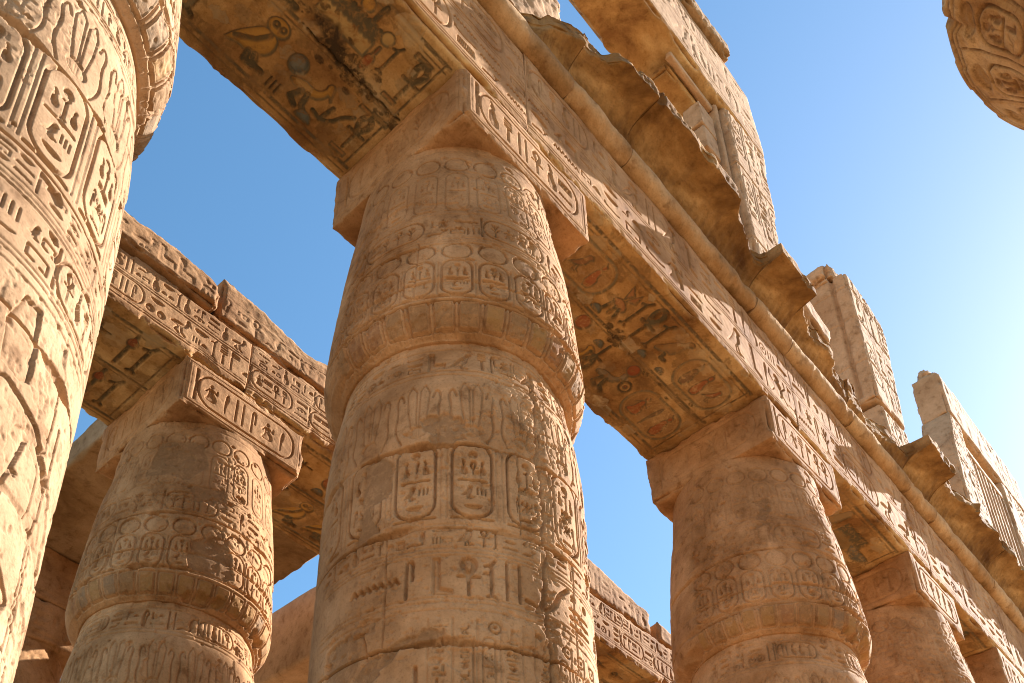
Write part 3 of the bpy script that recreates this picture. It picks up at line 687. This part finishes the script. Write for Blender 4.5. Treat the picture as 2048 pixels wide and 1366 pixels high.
rows2 = [('mn', 9.6, -.98, .6, .42, 0, RED), ('bird', 10.3, -.95, .6, .6, 0, (.3, .2, .1)), ('mn', 11.0, -.95, .7, .4, 0, BR[3]), ('nb', 11.6, -1.0, .6, .3, 0, BLU), ('sedge', 9.8, -1.95, .5, .7, 0, YEL), ('owl', 10.4, -1.95, .6, .65, 0, (.25, .2, .12)), ('pool', 11.1, -1.9, .3, .25, 0, BLU), ('loaf', 11.5, -1.7, .25, .2, 0, BLU), ('disc', 11.8, -1.9, .2, .2, 0, BLU)]
s2 = soffit_canvas(8.2, 13.5, 9.55, 12.35, rows2, .016, 9); smudge(s2, 9.5, 12.4, -2.2, -.1, 8, 9)
beam('architrave between the second and third columns from the middle of the front row', 8.2, 13.5, 0, 1.855, s2, 23, .016)
rows3 = [('bird', 14.8, -.98, .6, .6, 0, (.3, .2, .1)), ('cart', 15.5, -1.9, 1.1, .6, 0, None), ('nb', 14.8, -1.8, .5, .3, 0, BLU), ('ankh', 15.7, -.95, .4, .6, 0, YEL)]
s3 = soffit_canvas(13.5, 17.9, 14.65, 16.7, rows3, .022, 10); smudge(s3, 14.7, 16.7, -2.2, -.1, 5, 10)
beam('farthest sunlit architrave beam at the lower right corner', 13.5, 17.9, 0, 1.855, s3, 24, .02)
beam('plain far end architrave beam beyond the last column, cut by the right edge', 17.9, 25.5, 0, 1.855, soffit_canvas(17.9, 25.5, 19.2, 25.4, rows3[:0], .04, 12), 25, .05)

# ------------------------------------------------------------------ columns of the front row
FC = 'columns of the front row'
# large carved shaft at the left edge
make_column('huge carved column at the left edge, fully sunlit, closest to the viewer', -4.45, 1.17, 11, .0078, M_COL2, FC, zlo=-11.2, aba=(-5.65, -3.25, 0, D2), rough=.6)
pa = [([(-176, -6.0), (-168, -5.95), (-160, -6.15), (-163, -6.55), (-170, -6.6), (-166, -6.95), (-178, -7.02)], .022),
      ([(-150, -5.62), (-140, -5.55), (-131, -5.7), (-133, -5.95), (-146, -5.98)], .03),
      ([(-190, -8.0), (-176, -7.95), (-172, -8.25), (-180, -8.6), (-176, -9.3), (-192, -9.3)], .02),
      ([(-172, -8.35), (-150, -8.15), (-140, -8.1), (-142, -8.22), (-158, -8.35), (-168, -8.6), (-176, -8.5)], .024)]
make_column('tall carved column in the middle of the photo, half in its own shade', 1.14, 1.20, 1, .0085, M_COL, FC, zlo=-9.1, patches=pa, crack=-99.5, aba=(0, 2.4, 0, D2))
pb = [([(-150, -2.05), (-140, -1.95), (-138, -2.25), (-144, -2.5), (-150, -2.4), (-146, -2.2)], .02), ([(-152, -2.55), (-141, -2.45), (-141, -2.5), (-150, -2.62)], .03)]
make_column('weathered column right of the middle one, under the bee and cartouche soffit', 8.15, 1.18, 2, .013, M_COL, FC, zlo=-6.5, patches=pb, aba=(7.04, 9.37, 0, D2))
make_column('farther column at the lower right, only its capital showing', 13.5, 1.18, 4, .02, M_COL, FC, zlo=-5.5, aba=(12.39, 14.58, 0, D2))
make_column('last column of the front row, hardly visible at the lower right corner', 17.9, 1.18, 5, .04, M_COL, FC, zlo=-5.5, aba=(16.75, 19.05, 0, D2))

# ------------------------------------------------------------------ torus and cavetto cornice
CB = [(-6, -.05), (-3, .2), (-.5, .05), (.9, -.2), (1.01, -.14), (1.33, .05), (1.52, .17), (1.84, .32), (2.07, .41), (2.46, .52), (2.93, .72), (3.23, .77), (3.45, .74), (3.5, .66), (3.63, .77), (5.76, .78), (5.89, .66), (6.23, .5), (6.77, .37), (7.052, .40),
      (7.06, .80), (8.245, .78), (8.255, .5), (8.79, .27), (9.48, .35), (10.56, .13), (11.74, .08), (13.07, .2), (13.08, .76), (14.33, .76), (14.4, .46), (14.85, .44), (15.69, .65), (18.76, .65), (25.5, .66)]
cbx = np.array([c[0] for c in CB]); cbd = np.array([c[1] for c in CB])
ang = np.linspace(0, math.pi/2, 26)
prof = [(1.4, 1.862), (1.0, 1.862), (.5, 1.862), (.04, 1.862), (.04, 2.0), (0.0, 2.2)]+[(-.03-.75*(1-math.cos(a)), 2.2+.54*math.sin(a)) for a in ang[1:]]
prof += [(-.78, 2.73+.03*k) for k in range(1, 9)]+[(-.78, 2.99)]+[(-.78+.06*k, 3.0) for k in range(1, 14)]+[(.2, 3.0), (.6, 3.0), (1.0, 3.0), (1.4, 3.0), (1.4, 2.6), (1.4, 2.2)]
def cornice(label, x0, x1, seed, step=.03, zc=3.0):
    base = ((x0+x1)/2, 0, 1.862); root = thing('cornice_block', label, 'cornice', base, 'cornice blocks along the front row')
    xs = axis(x0+.006, x1-.006, step); P0 = np.array(prof); n = len(P0)
    X, K = np.meshgrid(xs, np.arange(n), indexing='ij'); Y = P0[K, 0].astype(float); Z = P0[K, 1].astype(float)
    q = np.stack((X.ravel(), Z.ravel()*0+seed, Z.ravel()), 1)
    dm = np.interp(X, cbx, cbd)
    whole = (dm > .74)
    rk = random.Random(seed*11); kx = [x0-.1]
    while kx[-1] < x1+.1: kx.append(kx[-1]+rk.choice([.04, .25, .4, .55, .12]))
    ka = .05 if seed in (1, 2, 3) else .09; kv = np.array([rk.uniform(-ka, ka) for _ in kx]); kb = np.array([rk.uniform(-.35, .25) for _ in kx])
    fac = np.interp(X, kx, kv)+(Z-2.75)*np.interp(X, kx, kb)
    dmx = dm+np.where(whole, -.03*np.clip(fbm(q, 5, 4, seed+6).reshape(X.shape)-.55, 0, 1)*6, fac+.05*(fbm(q, 7, 4, seed).reshape(X.shape)-.5))
    if seed == 3: dmx = dmx-.16*np.clip(1-np.abs(X-4.35-.3*(Z-2.8))/.10, 0, 1)*(Z > 2.86)
    Yc = np.maximum(Y, -dmx)
    cl = (Y < -dmx)
    pp = np.stack((X.ravel(), Y.ravel(), Z.ravel()), 1)
    rg = (fbm(pp, 3.2, 5, seed+2).reshape(X.shape)-.5)
    fr = np.clip((0.9-Y)/.3, 0, 1)*(Z > 1.9)
    Yc = Yc+fr*rg*(.025+.12*cl); Zc = Z+fr*(.03*rg-.045*np.clip(fbm(pp, 4, 4, seed+5).reshape(X.shape)-.45, 0, 1)*(Z > 2.9)*4)
    # faint upright grooves of the palm leaf pattern on the hollow
    Yc = Yc+.012*np.sin(X*2*math.pi/.15+.8*np.sin(X*3))*((Z > 2.22) & (Z < 2.7) & ~cl)
    V = np.stack((X, Yc, Zc), 2).reshape(-1, 3); m = len(xs); idx = np.arange(m*n).reshape(m, n)
    idx = np.concatenate((idx, idx[:, :1]), 1); Fq = grid_faces(idx, True)
    caps = []; Vx = [V]
    o_ = len(V)
    for e, fl in ((0, False), (m-1, True)):
        ring = V[e*n:(e+1)*n]; cen = np.array([[ring[0, 0], .5, 2.45]])
        inner = [cen+(ring-cen)*s_ for s_ in (1, .75, .5, .25, .02)]
        W = np.concatenate(inner); W[:, 0] += (fbm(W*1.0+seed, 2.5, 4, 3)-.5)*.06*np.repeat([0, 1, 1, 1, 1], n)
        ii = (o_+np.arange(5*n)).reshape(5, n); ii = np.concatenate((ii, ii[:, :1]), 1); caps.append(grid_faces(ii, fl)); Vx.append(W); o_ += len(W)
    mesh_obj('cavetto', np.concatenate(Vx), np.concatenate([Fq]+caps), M_CORN, root, None, base)
    # torus roll
    xs2 = axis(x0+.006, x1-.006, max(step, .025)); T = np.linspace(0, 2*math.pi, 29)[:-1]
    X, TT = np.meshgrid(xs2, T, indexing='ij'); q = np.stack((X.ravel(), np.cos(TT).ravel()*.2, np.sin(TT).ravel()*.2), 1)
    R = .205+.055*(fbm(q, 3, 5, seed+8).reshape(X.shape)-.5)-.09*np.clip(fbm(q, 2, 4, seed+9).reshape(X.shape)-.56, 0, 1)*3
    R = R-.012*(np.sin(X*2*math.pi/.055+3*np.cos(TT))>.2)*(fbm(q, 1.1, 2, 4).reshape(X.shape) > .45); ed = np.minimum(X-x0, x1-X); R = R-.02*np.exp(-ed/.02)
    V = np.stack((X, .0+np.cos(TT)*R, 2.045+np.sin(TT)*R), 2).reshape(-1, 3); m, n = X.shape
    idx = np.arange(m*n).reshape(m, n); idx = np.concatenate((idx, idx[:, :1]), 1); Fs = [grid_faces(idx, True)]; Vx = [V]; o_ = len(V)
    for e in (0, m-1):
        ring = V[e*n:(e+1)*n]; cen = ring.mean(0, keepdims=True); W = np.concatenate((ring, cen+(ring-cen)*.02)); ii = (o_+np.arange(2*n)).reshape(2, n)
        ii = np.concatenate((ii, ii[:, :1]), 1); Fs.append(grid_faces(ii, e > 0)); Vx.append(W); o_ += len(W)
    mesh_obj('torus', np.concatenate(Vx), np.concatenate(Fs), M_TOR, root, None, base)
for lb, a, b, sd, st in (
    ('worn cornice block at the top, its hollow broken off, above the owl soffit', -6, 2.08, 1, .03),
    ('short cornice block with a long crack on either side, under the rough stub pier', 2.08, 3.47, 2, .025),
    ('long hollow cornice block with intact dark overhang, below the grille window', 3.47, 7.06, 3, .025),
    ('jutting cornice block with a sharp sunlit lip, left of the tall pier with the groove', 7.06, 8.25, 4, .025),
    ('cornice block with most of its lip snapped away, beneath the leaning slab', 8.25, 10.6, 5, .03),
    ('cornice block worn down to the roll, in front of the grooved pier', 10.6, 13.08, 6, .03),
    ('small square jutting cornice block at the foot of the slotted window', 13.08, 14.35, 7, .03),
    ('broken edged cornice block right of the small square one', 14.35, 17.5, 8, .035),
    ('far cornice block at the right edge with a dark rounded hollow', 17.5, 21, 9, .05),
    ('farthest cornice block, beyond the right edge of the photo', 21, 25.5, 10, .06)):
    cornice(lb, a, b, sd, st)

# ------------------------------------------------------------------ clerestory piers, lintels, window grilles
def pier_canvas(x0, x1, z0, z1, seed, res, d=.05):
    r = random.Random(seed); cv = Canvas(x0, x1, z0, z1, res); n = 3; W = (x1-x0)/n
    z = z0+.3
    while z < z1-1.2:
        for k in range(n):
            vline(cv, x0+k*W+.05, z, z+1.9, .02, .02)
            if r.random() < .35: cartouche(cv, x0+k*W+.12, x0+(k+1)*W-.04, z+.3, z+1.6, r, d, False)
            else: vtext(cv, x0+k*W+.12, x0+(k+1)*W-.04, z+.05, z+1.85, r, d)
        hline(cv, x0, x1, z+1.95, .02, .02); hline(cv, x0, x1, z+2.02, .015, .02); z += 2.1
    return cv
PG = 'clerestory piers standing on the front row'
def pier(label, x0, x1, y0, y1, z0, z1, seed, res=.03, warp=None, mat=M_PLAIN, carve=True, amp=.07, rough=.012, joints=()):
    cv = pier_canvas(x0, x1, z0, z1, seed, res*.7) if carve else Canvas(x0, x1, z0, z1, .05)
    cs = Canvas(-y1, -y0, z0, z1, res*.7); r = random.Random(seed)
    for zj in joints:
        P = [(x0+(x1-x0)*k/8, zj+r.uniform(-.02, .02)) for k in range(9)]; cv.stroke(P, .035, .05)
        P = [(-y1+(y1-y0)*k/8, zj+r.uniform(-.02, .02)) for k in range(9)]; cs.stroke(P, .03, .04)
    return tag(block('clerestory_pier', axis(x0, x1, res), axis(y0, y1, res), axis(z0, z1, res), mat, None, ((x0+x1)/2, (y0+y1)/2, z0), {'-y': cv, '-x': cs}, .12, amp, seed, warp, rough), label, 'pier', PG)
pier('rough sunlit stub of masonry at the top edge, just above the cornice', .2, 2.28, .05, 1.25, 3.004, 9.1, 31, .035, carve=False, rough=.05)
def wp1(Q):
    t = np.clip((Q[:, 0]-8.8)/.8, 0, 1); z = Q[:, 2]
    w = np.interp(z, [3, 5.9, 7.5, 9.4, 10.2, 11.5], [-.35, -.30, -.12, .08, .0, -.2])+.10*(fbm(np.stack((z*0+3, z*0, z), 1), 1.2, 4, 7)-.5)*2
    Q[:, 0] += t*w; return Q
pier('tall carved pier right of the grille window, over the second column', 7.98, 9.6, 0, 1.2, 3.004, 9.19, 32, .028, wp1, joints=(4.9, 7.2))
def wl1(Q):
    t = np.clip((Q[:, 2]-11.0)/.5, 0, 1); x = Q[:, 0]; k = np.clip((x-8.3)/1.3, 0, 1)
    Q[:, 2] -= t*(.12*fbm(np.stack((x, x*0, x*0), 1), 1.5, 4, 3)+k*.15); Q[:, 0] += np.clip((x-8.8)/.8, 0, 1)*(.06-.25*np.clip((Q[:, 2]-9.6)/1.9, 0, 1)); return Q
lc = Canvas(.2, 9.6, 9.2, 11.5, .022); rr_ = random.Random(5)
text(lc, 3, 9.3, 9.5, 10.3, rr_, .028, .1); text(lc, 3, 9.3, 10.45, 11.2, rr_, .028, .1); hline(lc, .2, 9.5, 9.38, .02, .02); hline(lc, .2, 9.5, 10.37, .02, .02); hline(lc, .2, 9.5, 11.28, .02, .02)
o = block('lintel', axis(.2, 9.6, .035), axis(0, 1.17, .035), axis(9.2, 11.5, .035), M_PLAIN, None, (4.9, .6, 9.2), {'-y': lc}, .12, .07, 33, wl1)
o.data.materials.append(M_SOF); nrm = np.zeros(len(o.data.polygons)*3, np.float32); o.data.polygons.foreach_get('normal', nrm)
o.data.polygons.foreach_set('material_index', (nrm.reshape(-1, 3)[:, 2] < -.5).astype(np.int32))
tag(o, 'long window lintel with a glowing orange underside, top right of centre', 'lintel')
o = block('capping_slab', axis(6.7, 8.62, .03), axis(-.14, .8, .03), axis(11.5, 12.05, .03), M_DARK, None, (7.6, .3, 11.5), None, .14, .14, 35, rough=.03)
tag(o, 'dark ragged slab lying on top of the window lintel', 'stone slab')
def grille(label, x0, x1, y0, y1, z0, z1, nb, base_z, fw=.22):
    root = thing('window_grille', label, 'window grille', ((x0+x1)/2, y0, z0))
    b = ((x0+x1)/2, y0, z0)
    block('frame', axis(x0, x1, .05), axis(y0, y1, .05), axis(z1-fw, z1, .05), M_PLAIN, root, b, None, .04, .02, 41)
    block('frame', axis(x0, x0+fw, .05), axis(y0, y1, .05), axis(z0+fw, z1-fw, .05), M_PLAIN, root, b, None, .04, .02, 42)
    block('frame', axis(x1-fw, x1, .05), axis(y0, y1, .05), axis(z0+fw, z1-fw, .05), M_PLAIN, root, b, None, .04, .02, 43)
    block('frame', axis(x0, x1, .05), axis(y0, y1, .05), axis(z0, z0+fw, .05), M_PLAIN, root, b, None, .04, .02, 44)
    w = (x1-x0-2*fw)/(2*nb+1)
    for k in range(nb):
        xa = x0+fw+w*(2*k+1); block('bar', axis(xa, xa+w, .05), axis(y0+.02, y1-.02, .05), axis(z0+fw, z1-fw, .05), M_PLAIN, root, b, None, .03, .02, 50+k)
# remains of the first window: a stub of the frame under the lintel and two blocks down the jamb
root = thing('window_grille', 'broken remains of a stone window grille under the orange lintel', 'window grille', (7.2, .2, 7.0))
bb = (7.2, .2, 7.0)
block('frame', axis(6.25, 7.80, .03), axis(.20, .34, .03), axis(8.93, 9.10, .03), M_PLAIN, root, bb, None, .03, .02, 61)
block('frame', axis(6.35, 7.70, .03), axis(.36, .95, .03), axis(8.82, 9.08, .03), M_SOF, root, bb, None, .08, .08, 65)
block('frame', axis(7.15, 7.72, .03), axis(.20, .60, .03), axis(7.78, 8.50, .03), M_PLAIN, root, bb, None, .04, .03, 62)
block('frame', axis(7.18, 7.72, .03), axis(.20, .60, .03), axis(7.02, 7.74, .03), M_PLAIN, root, bb, None, .05, .04, 63)
block('frame', axis(7.80, 7.93, .03), axis(.14, .50, .03), axis(3.1, 9.16, .03), M_PLAIN, root, bb, None, .03, .02, 64)
# second pier with a rebate down its side
def wp2(Q):
    x, y, z = Q[:, 0].copy(), Q[:, 1], Q[:, 2]
    t = np.clip((x-14.0)/.9, 0, 1)
    Q[:, 0] += t*(np.interp(z, [3, 4.7, 6, 8.2, 8.9], [-.4, -.35, -.12, .15, .1])+.12*(fbm(np.stack((z*0+1, z*0, z), 1), 1.3, 4, 8)-.5)*2)
    left = np.clip((13.6-x)/.4, 0, 1)
    Q[:, 0] += left*.12*np.exp(-((y-.36)/.045)**2)*(z > 4.9)
    tz = np.clip((z-8.4)/.5, 0, 1); Q[:, 2] -= tz*(.35*np.clip((y-.35)/.3, 0, 1)*0+.12*fbm(np.stack((x*0, y, x), 1), 2, 3, 6)+.02*np.clip((x-14.2)/.6, 0, 1)*12)
    return Q
pier('tall free standing pier with a vertical groove on its shaded side', 13.16, 15.0, 0, 1.2, 4.72, 8.98, 36, .026, wp2, joints=(5.9, 7.3, 8.35))
pier('lower block under the grooved pier, split from it by a dark gap', 13.32, 14.62, 0.02, 1.2, 3.004, 4.66, 37, .03, None)
o = block('capping_slab', axis(13.05, 14.1, .03), axis(.30, 1.15, .03), axis(8.86, 9.5, .03), M_PLAIN, None, (13.5, .6, 8.8), None, .2, .22, 38, rough=.05); tag(o, 'rounded lump of rubble on the back of the grooved pier', 'rubble')
o = block('loose_stone', axis(14.55, 14.85, .03), axis(.05, .4, .03), axis(8.72, 9.0, .03), M_DARK, None, (14.7, .2, 8.9), None, .12, .12, 39, rough=.04); tag(o, 'small dark loose stone perched at the front top of the grooved pier', 'stone')
# tilted fragment behind the broken cornice
def wtilt(Q):
    c = np.array([9.0, -.1, 3.3]); P = Q-c; a = math.radians(16); x = P[:, 0]*math.cos(a)+P[:, 2]*math.sin(a); z = -P[:, 0]*math.sin(a)+P[:, 2]*math.cos(a)
    Q[:, 0] = x+c[0]; Q[:, 2] = z+c[2]; return Q
o = block('leaning_slab', axis(8.35, 9.75, .03), axis(-.38, .3, .03), axis(3.12, 3.72, .03), M_PLAIN, None, (9.0, 0, 3.2), None, .12, .10, 40, wtilt, rough=.02); tag(o, 'smooth pinkish slab leaning behind the broken cornice', 'stone slab')
# third pier, slotted window and lintel
def wp3(Q):
    t = np.clip((19.4-Q[:, 0])/.9, 0, 1); Q[:, 0] += t*np.interp(Q[:, 2], [3, 6, 7.5, 9], [-.3, 0, .3, .85]); return Q
pier('far pier with a streaked shaded side, left of the slotted window', 18.5, 20.1, 0, .8, 3.004, 9.0, 45, .04, wp3, joints=(5, 7))
pier('farthest pier beyond the slotted window, cut by the right edge', 23.0, 25.5, 0, 1.3, 3.004, 9.0, 46, .05, joints=(6,))
lc = Canvas(19.35, 25.5, 9.0, 10.75, .03); text(lc, 19.6, 25, 9.2, 9.9, rr_, .03, .1); text(lc, 19.6, 25, 10, 10.6, rr_, .03, .1)
def wl2(Q):
    x = Q[:, 0]; t = np.clip((Q[:, 2]-10.2)/.5, 0, 1); Q[:, 2] -= t*.25*fbm(np.stack((x, x*0, x*0), 1), 1.1, 4, 13); return Q
o = block('lintel', axis(19.38, 25.5, .05), axis(0, .8, .05), axis(9.004, 10.75, .05), M_PLAIN, None, (22, .6, 9), {'-y': lc}, .12, .08, 47, wl2); tag(o, 'window lintel over the slotted window near the right edge', 'lintel')
o = block('capping_slab', axis(19.45, 20.5, .04), axis(.1, .6, .04), axis(10.62, 11.05, .04), M_PLAIN, None, (20, .4, 10.6), None, .25, .2, 48, rough=.03); tag(o, 'rounded capping stone on the far pier left of the slotted window', 'stone slab')
grille('stone window grille with upright slots near the right edge', 20.0, 23.0, .06, .3, 3.3, 8.4, 7, 3)

# ------------------------------------------------------------------ second row
YB = 6.088; BC = 'columns of the second row'; BA = 'architrave beams of the second row'
pc = [([(-104, -3.25), (-95, -3.2), (-88, -3.9), (-96, -4.02), (-116, -3.98), (-118, -3.5)], .03), ([(-150, -1.5), (-118, -1.45), (-112, -1.9), (-122, -2.3), (-152, -2.2)], .012), ([(-124, -2.4), (-100, -2.3), (-98, -2.75), (-120, -2.7)], .016)]
make_column('column behind at the lower left, its painted rim in shade', 1.5, 7.25, 3, .0115, M_COL, BC, zlo=-6.5, patches=pc, aba=(.35, 2.72, YB, YB+2.36))
make_column('hidden column behind the middle one', 8.0, 7.25, 6, .05, M_COL, BC, zlo=-5.5, aba=(6.9, 9.2, YB, YB+2.36))
make_column('column of the second row peeping out at the bottom between the two large ones', 14.0, 7.25, 7, .05, M_COL, BC, zlo=-5.5, aba=(12.9, 15.2, YB, YB+2.36))
def bsoffit(x0, x1, a, b, seed, res):
    r = random.Random(seed); rows = []; x = a+.15
    while x < b-.5:
        for v in (-.98, -1.92):
            t = r.random()
            if t < .3: rows += [('pool', x, v, .5, .12, 0, BR[3]), ('ankh', x+.1, v+.18, .3, .42, 1, YEL)]
            elif t < .5: rows.append((r.choice(['bird', 'cobra', 'owl']), x, v, .55, .6, 0, YEL))
            elif t < .75: rows += [('mace', x, v, .2, .62, 0, RED), ('was', x+.28, v, .2, .62, 0, BR[3])]
            else: rows += [('disc', x+.1, v+.2, .3, .3, 0, RED), ('loaf', x, v, .4, .14, 0, BLU)]
        x += .66
    s_ = soffit_canvas(x0, x1, a, b, rows, res, seed); smudge(s_, a, b, -2.2, -.1, 8, seed); return s_
def wB(Q):
    m = np.clip((.35-(Q[:, 2]))/.3, 0, 1)*np.clip((YB+.3-Q[:, 1])/.3, 0, 1)
    n = np.clip(fbm(np.stack((Q[:, 0], Q[:, 0]*0, Q[:, 2]*.5), 1), 1.6, 5, 77)-.5, 0, 1)
    Q[:, 2] += m*n*.55; Q[:, 1] += m*n*.2; return Q
def beamB(label, x0, x1, seed, res, a, b): return beam(label, x0, x1, YB, 1.22, bsoffit(x0, x1, a, b, seed, res), seed, res, .045, wB, group=BA, amp=.07)
def upper(label, x0, x1, z1, seed, res, y0=YB+.03, prof_=None):
    r = random.Random(seed); cv = Canvas(x0, x1, 1.24, z1, res*.7); text(cv, x0+.05, x1, 1.34, 1.80, r, .02, .1, sw=.8); hline(cv, x0, x1, 1.29, .014, .012); hline(cv, x0, x1, 1.86, .012, .01)
    def w(Q):
        t = np.clip((Q[:, 2]-1.5)/(z1-1.5), 0, 1); P = np.stack((Q[:, 0], Q[:, 1]*.5, Q[:, 0]*0), 1)
        tz = np.interp(Q[:, 0], prof_[0], prof_[1]) if prof_ else z1
        Q[:, 2] -= t*((z1-tz)+.22*(fbm(P, 1.4, 5, seed)-.35)+.10*(fbm(P, 6, 4, seed+1)-.5)); return Q
    o = block('architrave_top_course', axis(x0, x1, res), axis(y0, y0+1.1, res), axis(1.245, z1, res), M_BEAM, None, ((x0+x1)/2, y0, 1.245), {'-y': cv}, .12, .09, seed, w, .012)
    return tag(o, label, 'masonry course', 'top course stones of the second row')
beamB('carved architrave of the second row, running behind the left column', -4.4, 1.46, 71, .0125, -3.2, .34)
beamB('cracked carved architrave of the second row, left of the middle column', 1.47, 8.0, 72, .013, 2.74, 6.88)
beamB('architrave of the second row, right of the middle column near the bottom', 8.01, 14.0, 73, .018, 9.2, 12.9)
beamB('hidden end architrave of the second row', 14.01, 20, 74, .06, 15.3, 19.9)
upper('long stone of the top course with a deep shadow groove beneath', -4.4, .72, 2.0, 81, .022, YB-.09, ([-4, -1.1, -.7, .3, .5, .72], [2.0, 1.9, 1.98, 1.95, 1.85, 1.7]))
upper('set back top course stone with a ragged skyline, left of the middle column', .76, 4.4, 2.3, 82, .022, YB+.03, ([.76, 1.2, 1.6, 2.1, 2.6, 3.1, 4.4], [2.2, 2.2, 2.18, 2.0, 1.92, 2.1, 2.0]))
upper('top course stone mostly hidden behind the middle column', 4.42, 9.8, 2.2, 83, .04)
upper('ragged top course stone right of the middle column near the bottom', 9.82, 13.0, 2.15, 84, .03, YB+.02, ([9.8, 11, 12, 12.8, 13], [2.3, 2.2, 2.0, 2.0, 1.9]))
upper('last top course stone of the second row, broken low', 13.3, 16, 1.9, 85, .05)

# ------------------------------------------------------------------ roof slabs, third row, wall between rows
def slab(name, label, cat, x, y, z, seed, mat=M_DARK, res=.06, group=None, maps=None, amp=.03):
    return tag(block(name, axis(*x, res), axis(*y, res), axis(*z, res), mat, None, (sum(x)/2, sum(y)/2, z[0]), maps, .06, amp, seed, rough=.006), label, cat, group)
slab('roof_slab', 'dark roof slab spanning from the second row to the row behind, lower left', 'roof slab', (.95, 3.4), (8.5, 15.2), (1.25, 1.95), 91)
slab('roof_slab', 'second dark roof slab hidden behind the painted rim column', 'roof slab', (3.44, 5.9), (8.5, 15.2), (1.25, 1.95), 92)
slab('restored_wall', 'smooth restored wall block between the rows, left of the middle column at the bottom', 'wall', (6.9, 9.8), (8.6, 13.3), (-.15, 1.75), 93, M_PLAIN, .06)
YC = 13.4
fcC = face_canvas(-3, 13, 1.2, 95, .03)
slab('architrave', 'sunlit sliver of carved architrave in the third row, low beside the left column', 'architrave', (-3, 13), (YC, YC+2.3), (0, 1.24), 94, M_BEAM, .04, None, {'-y': fcC})
CC = 'columns of the third row'
make_column('third row column, a lit curved fragment low beside the left column', 2.0, 14.6, 8, .04, M_COL, CC, zlo=-5.5, aba=(.85, 3.15, YC, YC+2.3))
make_column('third row column hidden behind the restored wall block', 8.2, 14.6, 9, .06, M_COL, CC, zlo=-5.5, aba=(7, 9.4, YC, YC+2.3))

# ------------------------------------------------------------------ great open capital at the upper right
def great_column():
    cx, cy = 6.05, -7.08; base = (cx, cy, -15.0); root = thing('great_column', 'great column whose carved flaring capital cuts the upper right corner', 'column', base)
    K = 1/30.; cv = Canvas(0, 360*K, -4, 3, .011); r = random.Random(3)
    kw = dict(ink=(.17, .08, .03), fillc=(.36, .19, .075))
    for k in range(18):
        a = (k*20+3)*K
        cartouche(cv, a, a+13*K, 1.35, 2.12, r, .06, False, lw=.035, **kw); cv.fill(ell(a+6.5*K, 2.27, .16, .07), .06, (.46, .25, .09), a=.5); cv.stroke(ell(a+6.5*K, 2.27, .17, .08), .02, .03, (.17, .08, .03), closed=True)
        vline(cv, a-3*K, .4, 2.4, .03, .03, (.17, .08, .03)); vline(cv, a-4.2*K, .4, 2.4, .02, .02)
        for q in (-1, 0, 1): cv.stroke([(a+6.5*K+q*.1, -1.2), (a+6.5*K+q*.22, 1.2)], .025, .03)
    for z in (2.44, 2.50, 1.28): hline(cv, 0, 12, z, .02, .03, (.17, .08, .03))
    zp = [-15, -13.6, -2.2, -1.2, 0, 1.0, 1.7, 2.15, 2.42, 2.55, 2.72, 2.86, 2.92]; rp = [1.6, 1.8, 1.72, 1.76, 1.9, 2.12, 2.38, 2.63, 2.84, 2.93, 2.93, 2.88, 2.6]
    T = np.radians(np.concatenate((np.arange(70, 215, .3), np.arange(215, 430, 3.)))); 
    def part(name, za, zb, st):
        zs = axis(za, zb, st); TT, Z = np.meshgrid(T, zs); shp = TT.shape; TT = TT.ravel(); Z = Z.ravel(); R = np.interp(Z, zp, rp)
        P = np.stack((np.cos(TT)*R, np.sin(TT)*R, Z), 1); D, C = cv.sample((np.degrees(TT) % 360)*K, Z)
        D = D*1.3*np.clip(.6+2*(fbm(P, .8, 3, 5)-.35), .4, 1)-.015*sstep(.56, .58, fbm(P, .7, 5, 9))+(fbm(P, .9, 4, 2)-.5)*.07
        D = D-.10*np.exp(-((np.degrees(TT)-107)/1.6)**2)*sstep(2.1, 2.5, Z)-.02*sstep(.62, .64, fbm(P, 1.4, 4, 91))*sstep(1.9, 2.5, Z)
        R = R+D; V = np.stack((cx+np.cos(TT)*R, cy+np.sin(TT)*R, Z), 1); n, m = shp; idx = np.arange(n*m).reshape(shp); idx = np.concatenate((idx, idx[:, :1]), 1)
        mesh_obj(name, V, grid_faces(idx), M_COL if name == 'shaft' else M_SOF, root, C, base)
    part('shaft', -15, -1.2, .15); part('capital', -1.2, 2.92, .02)
    block('abacus', axis(cx-1.5, cx+1.5, .1), axis(cy-1.5, cy+1.5, .1), axis(2.7, 3.9, .1), M_BEAM, root, base, None, .1, .05, 5)
great_column()
print('VERTS', sum(len(m.vertices) for m in bpy.data.meshes))
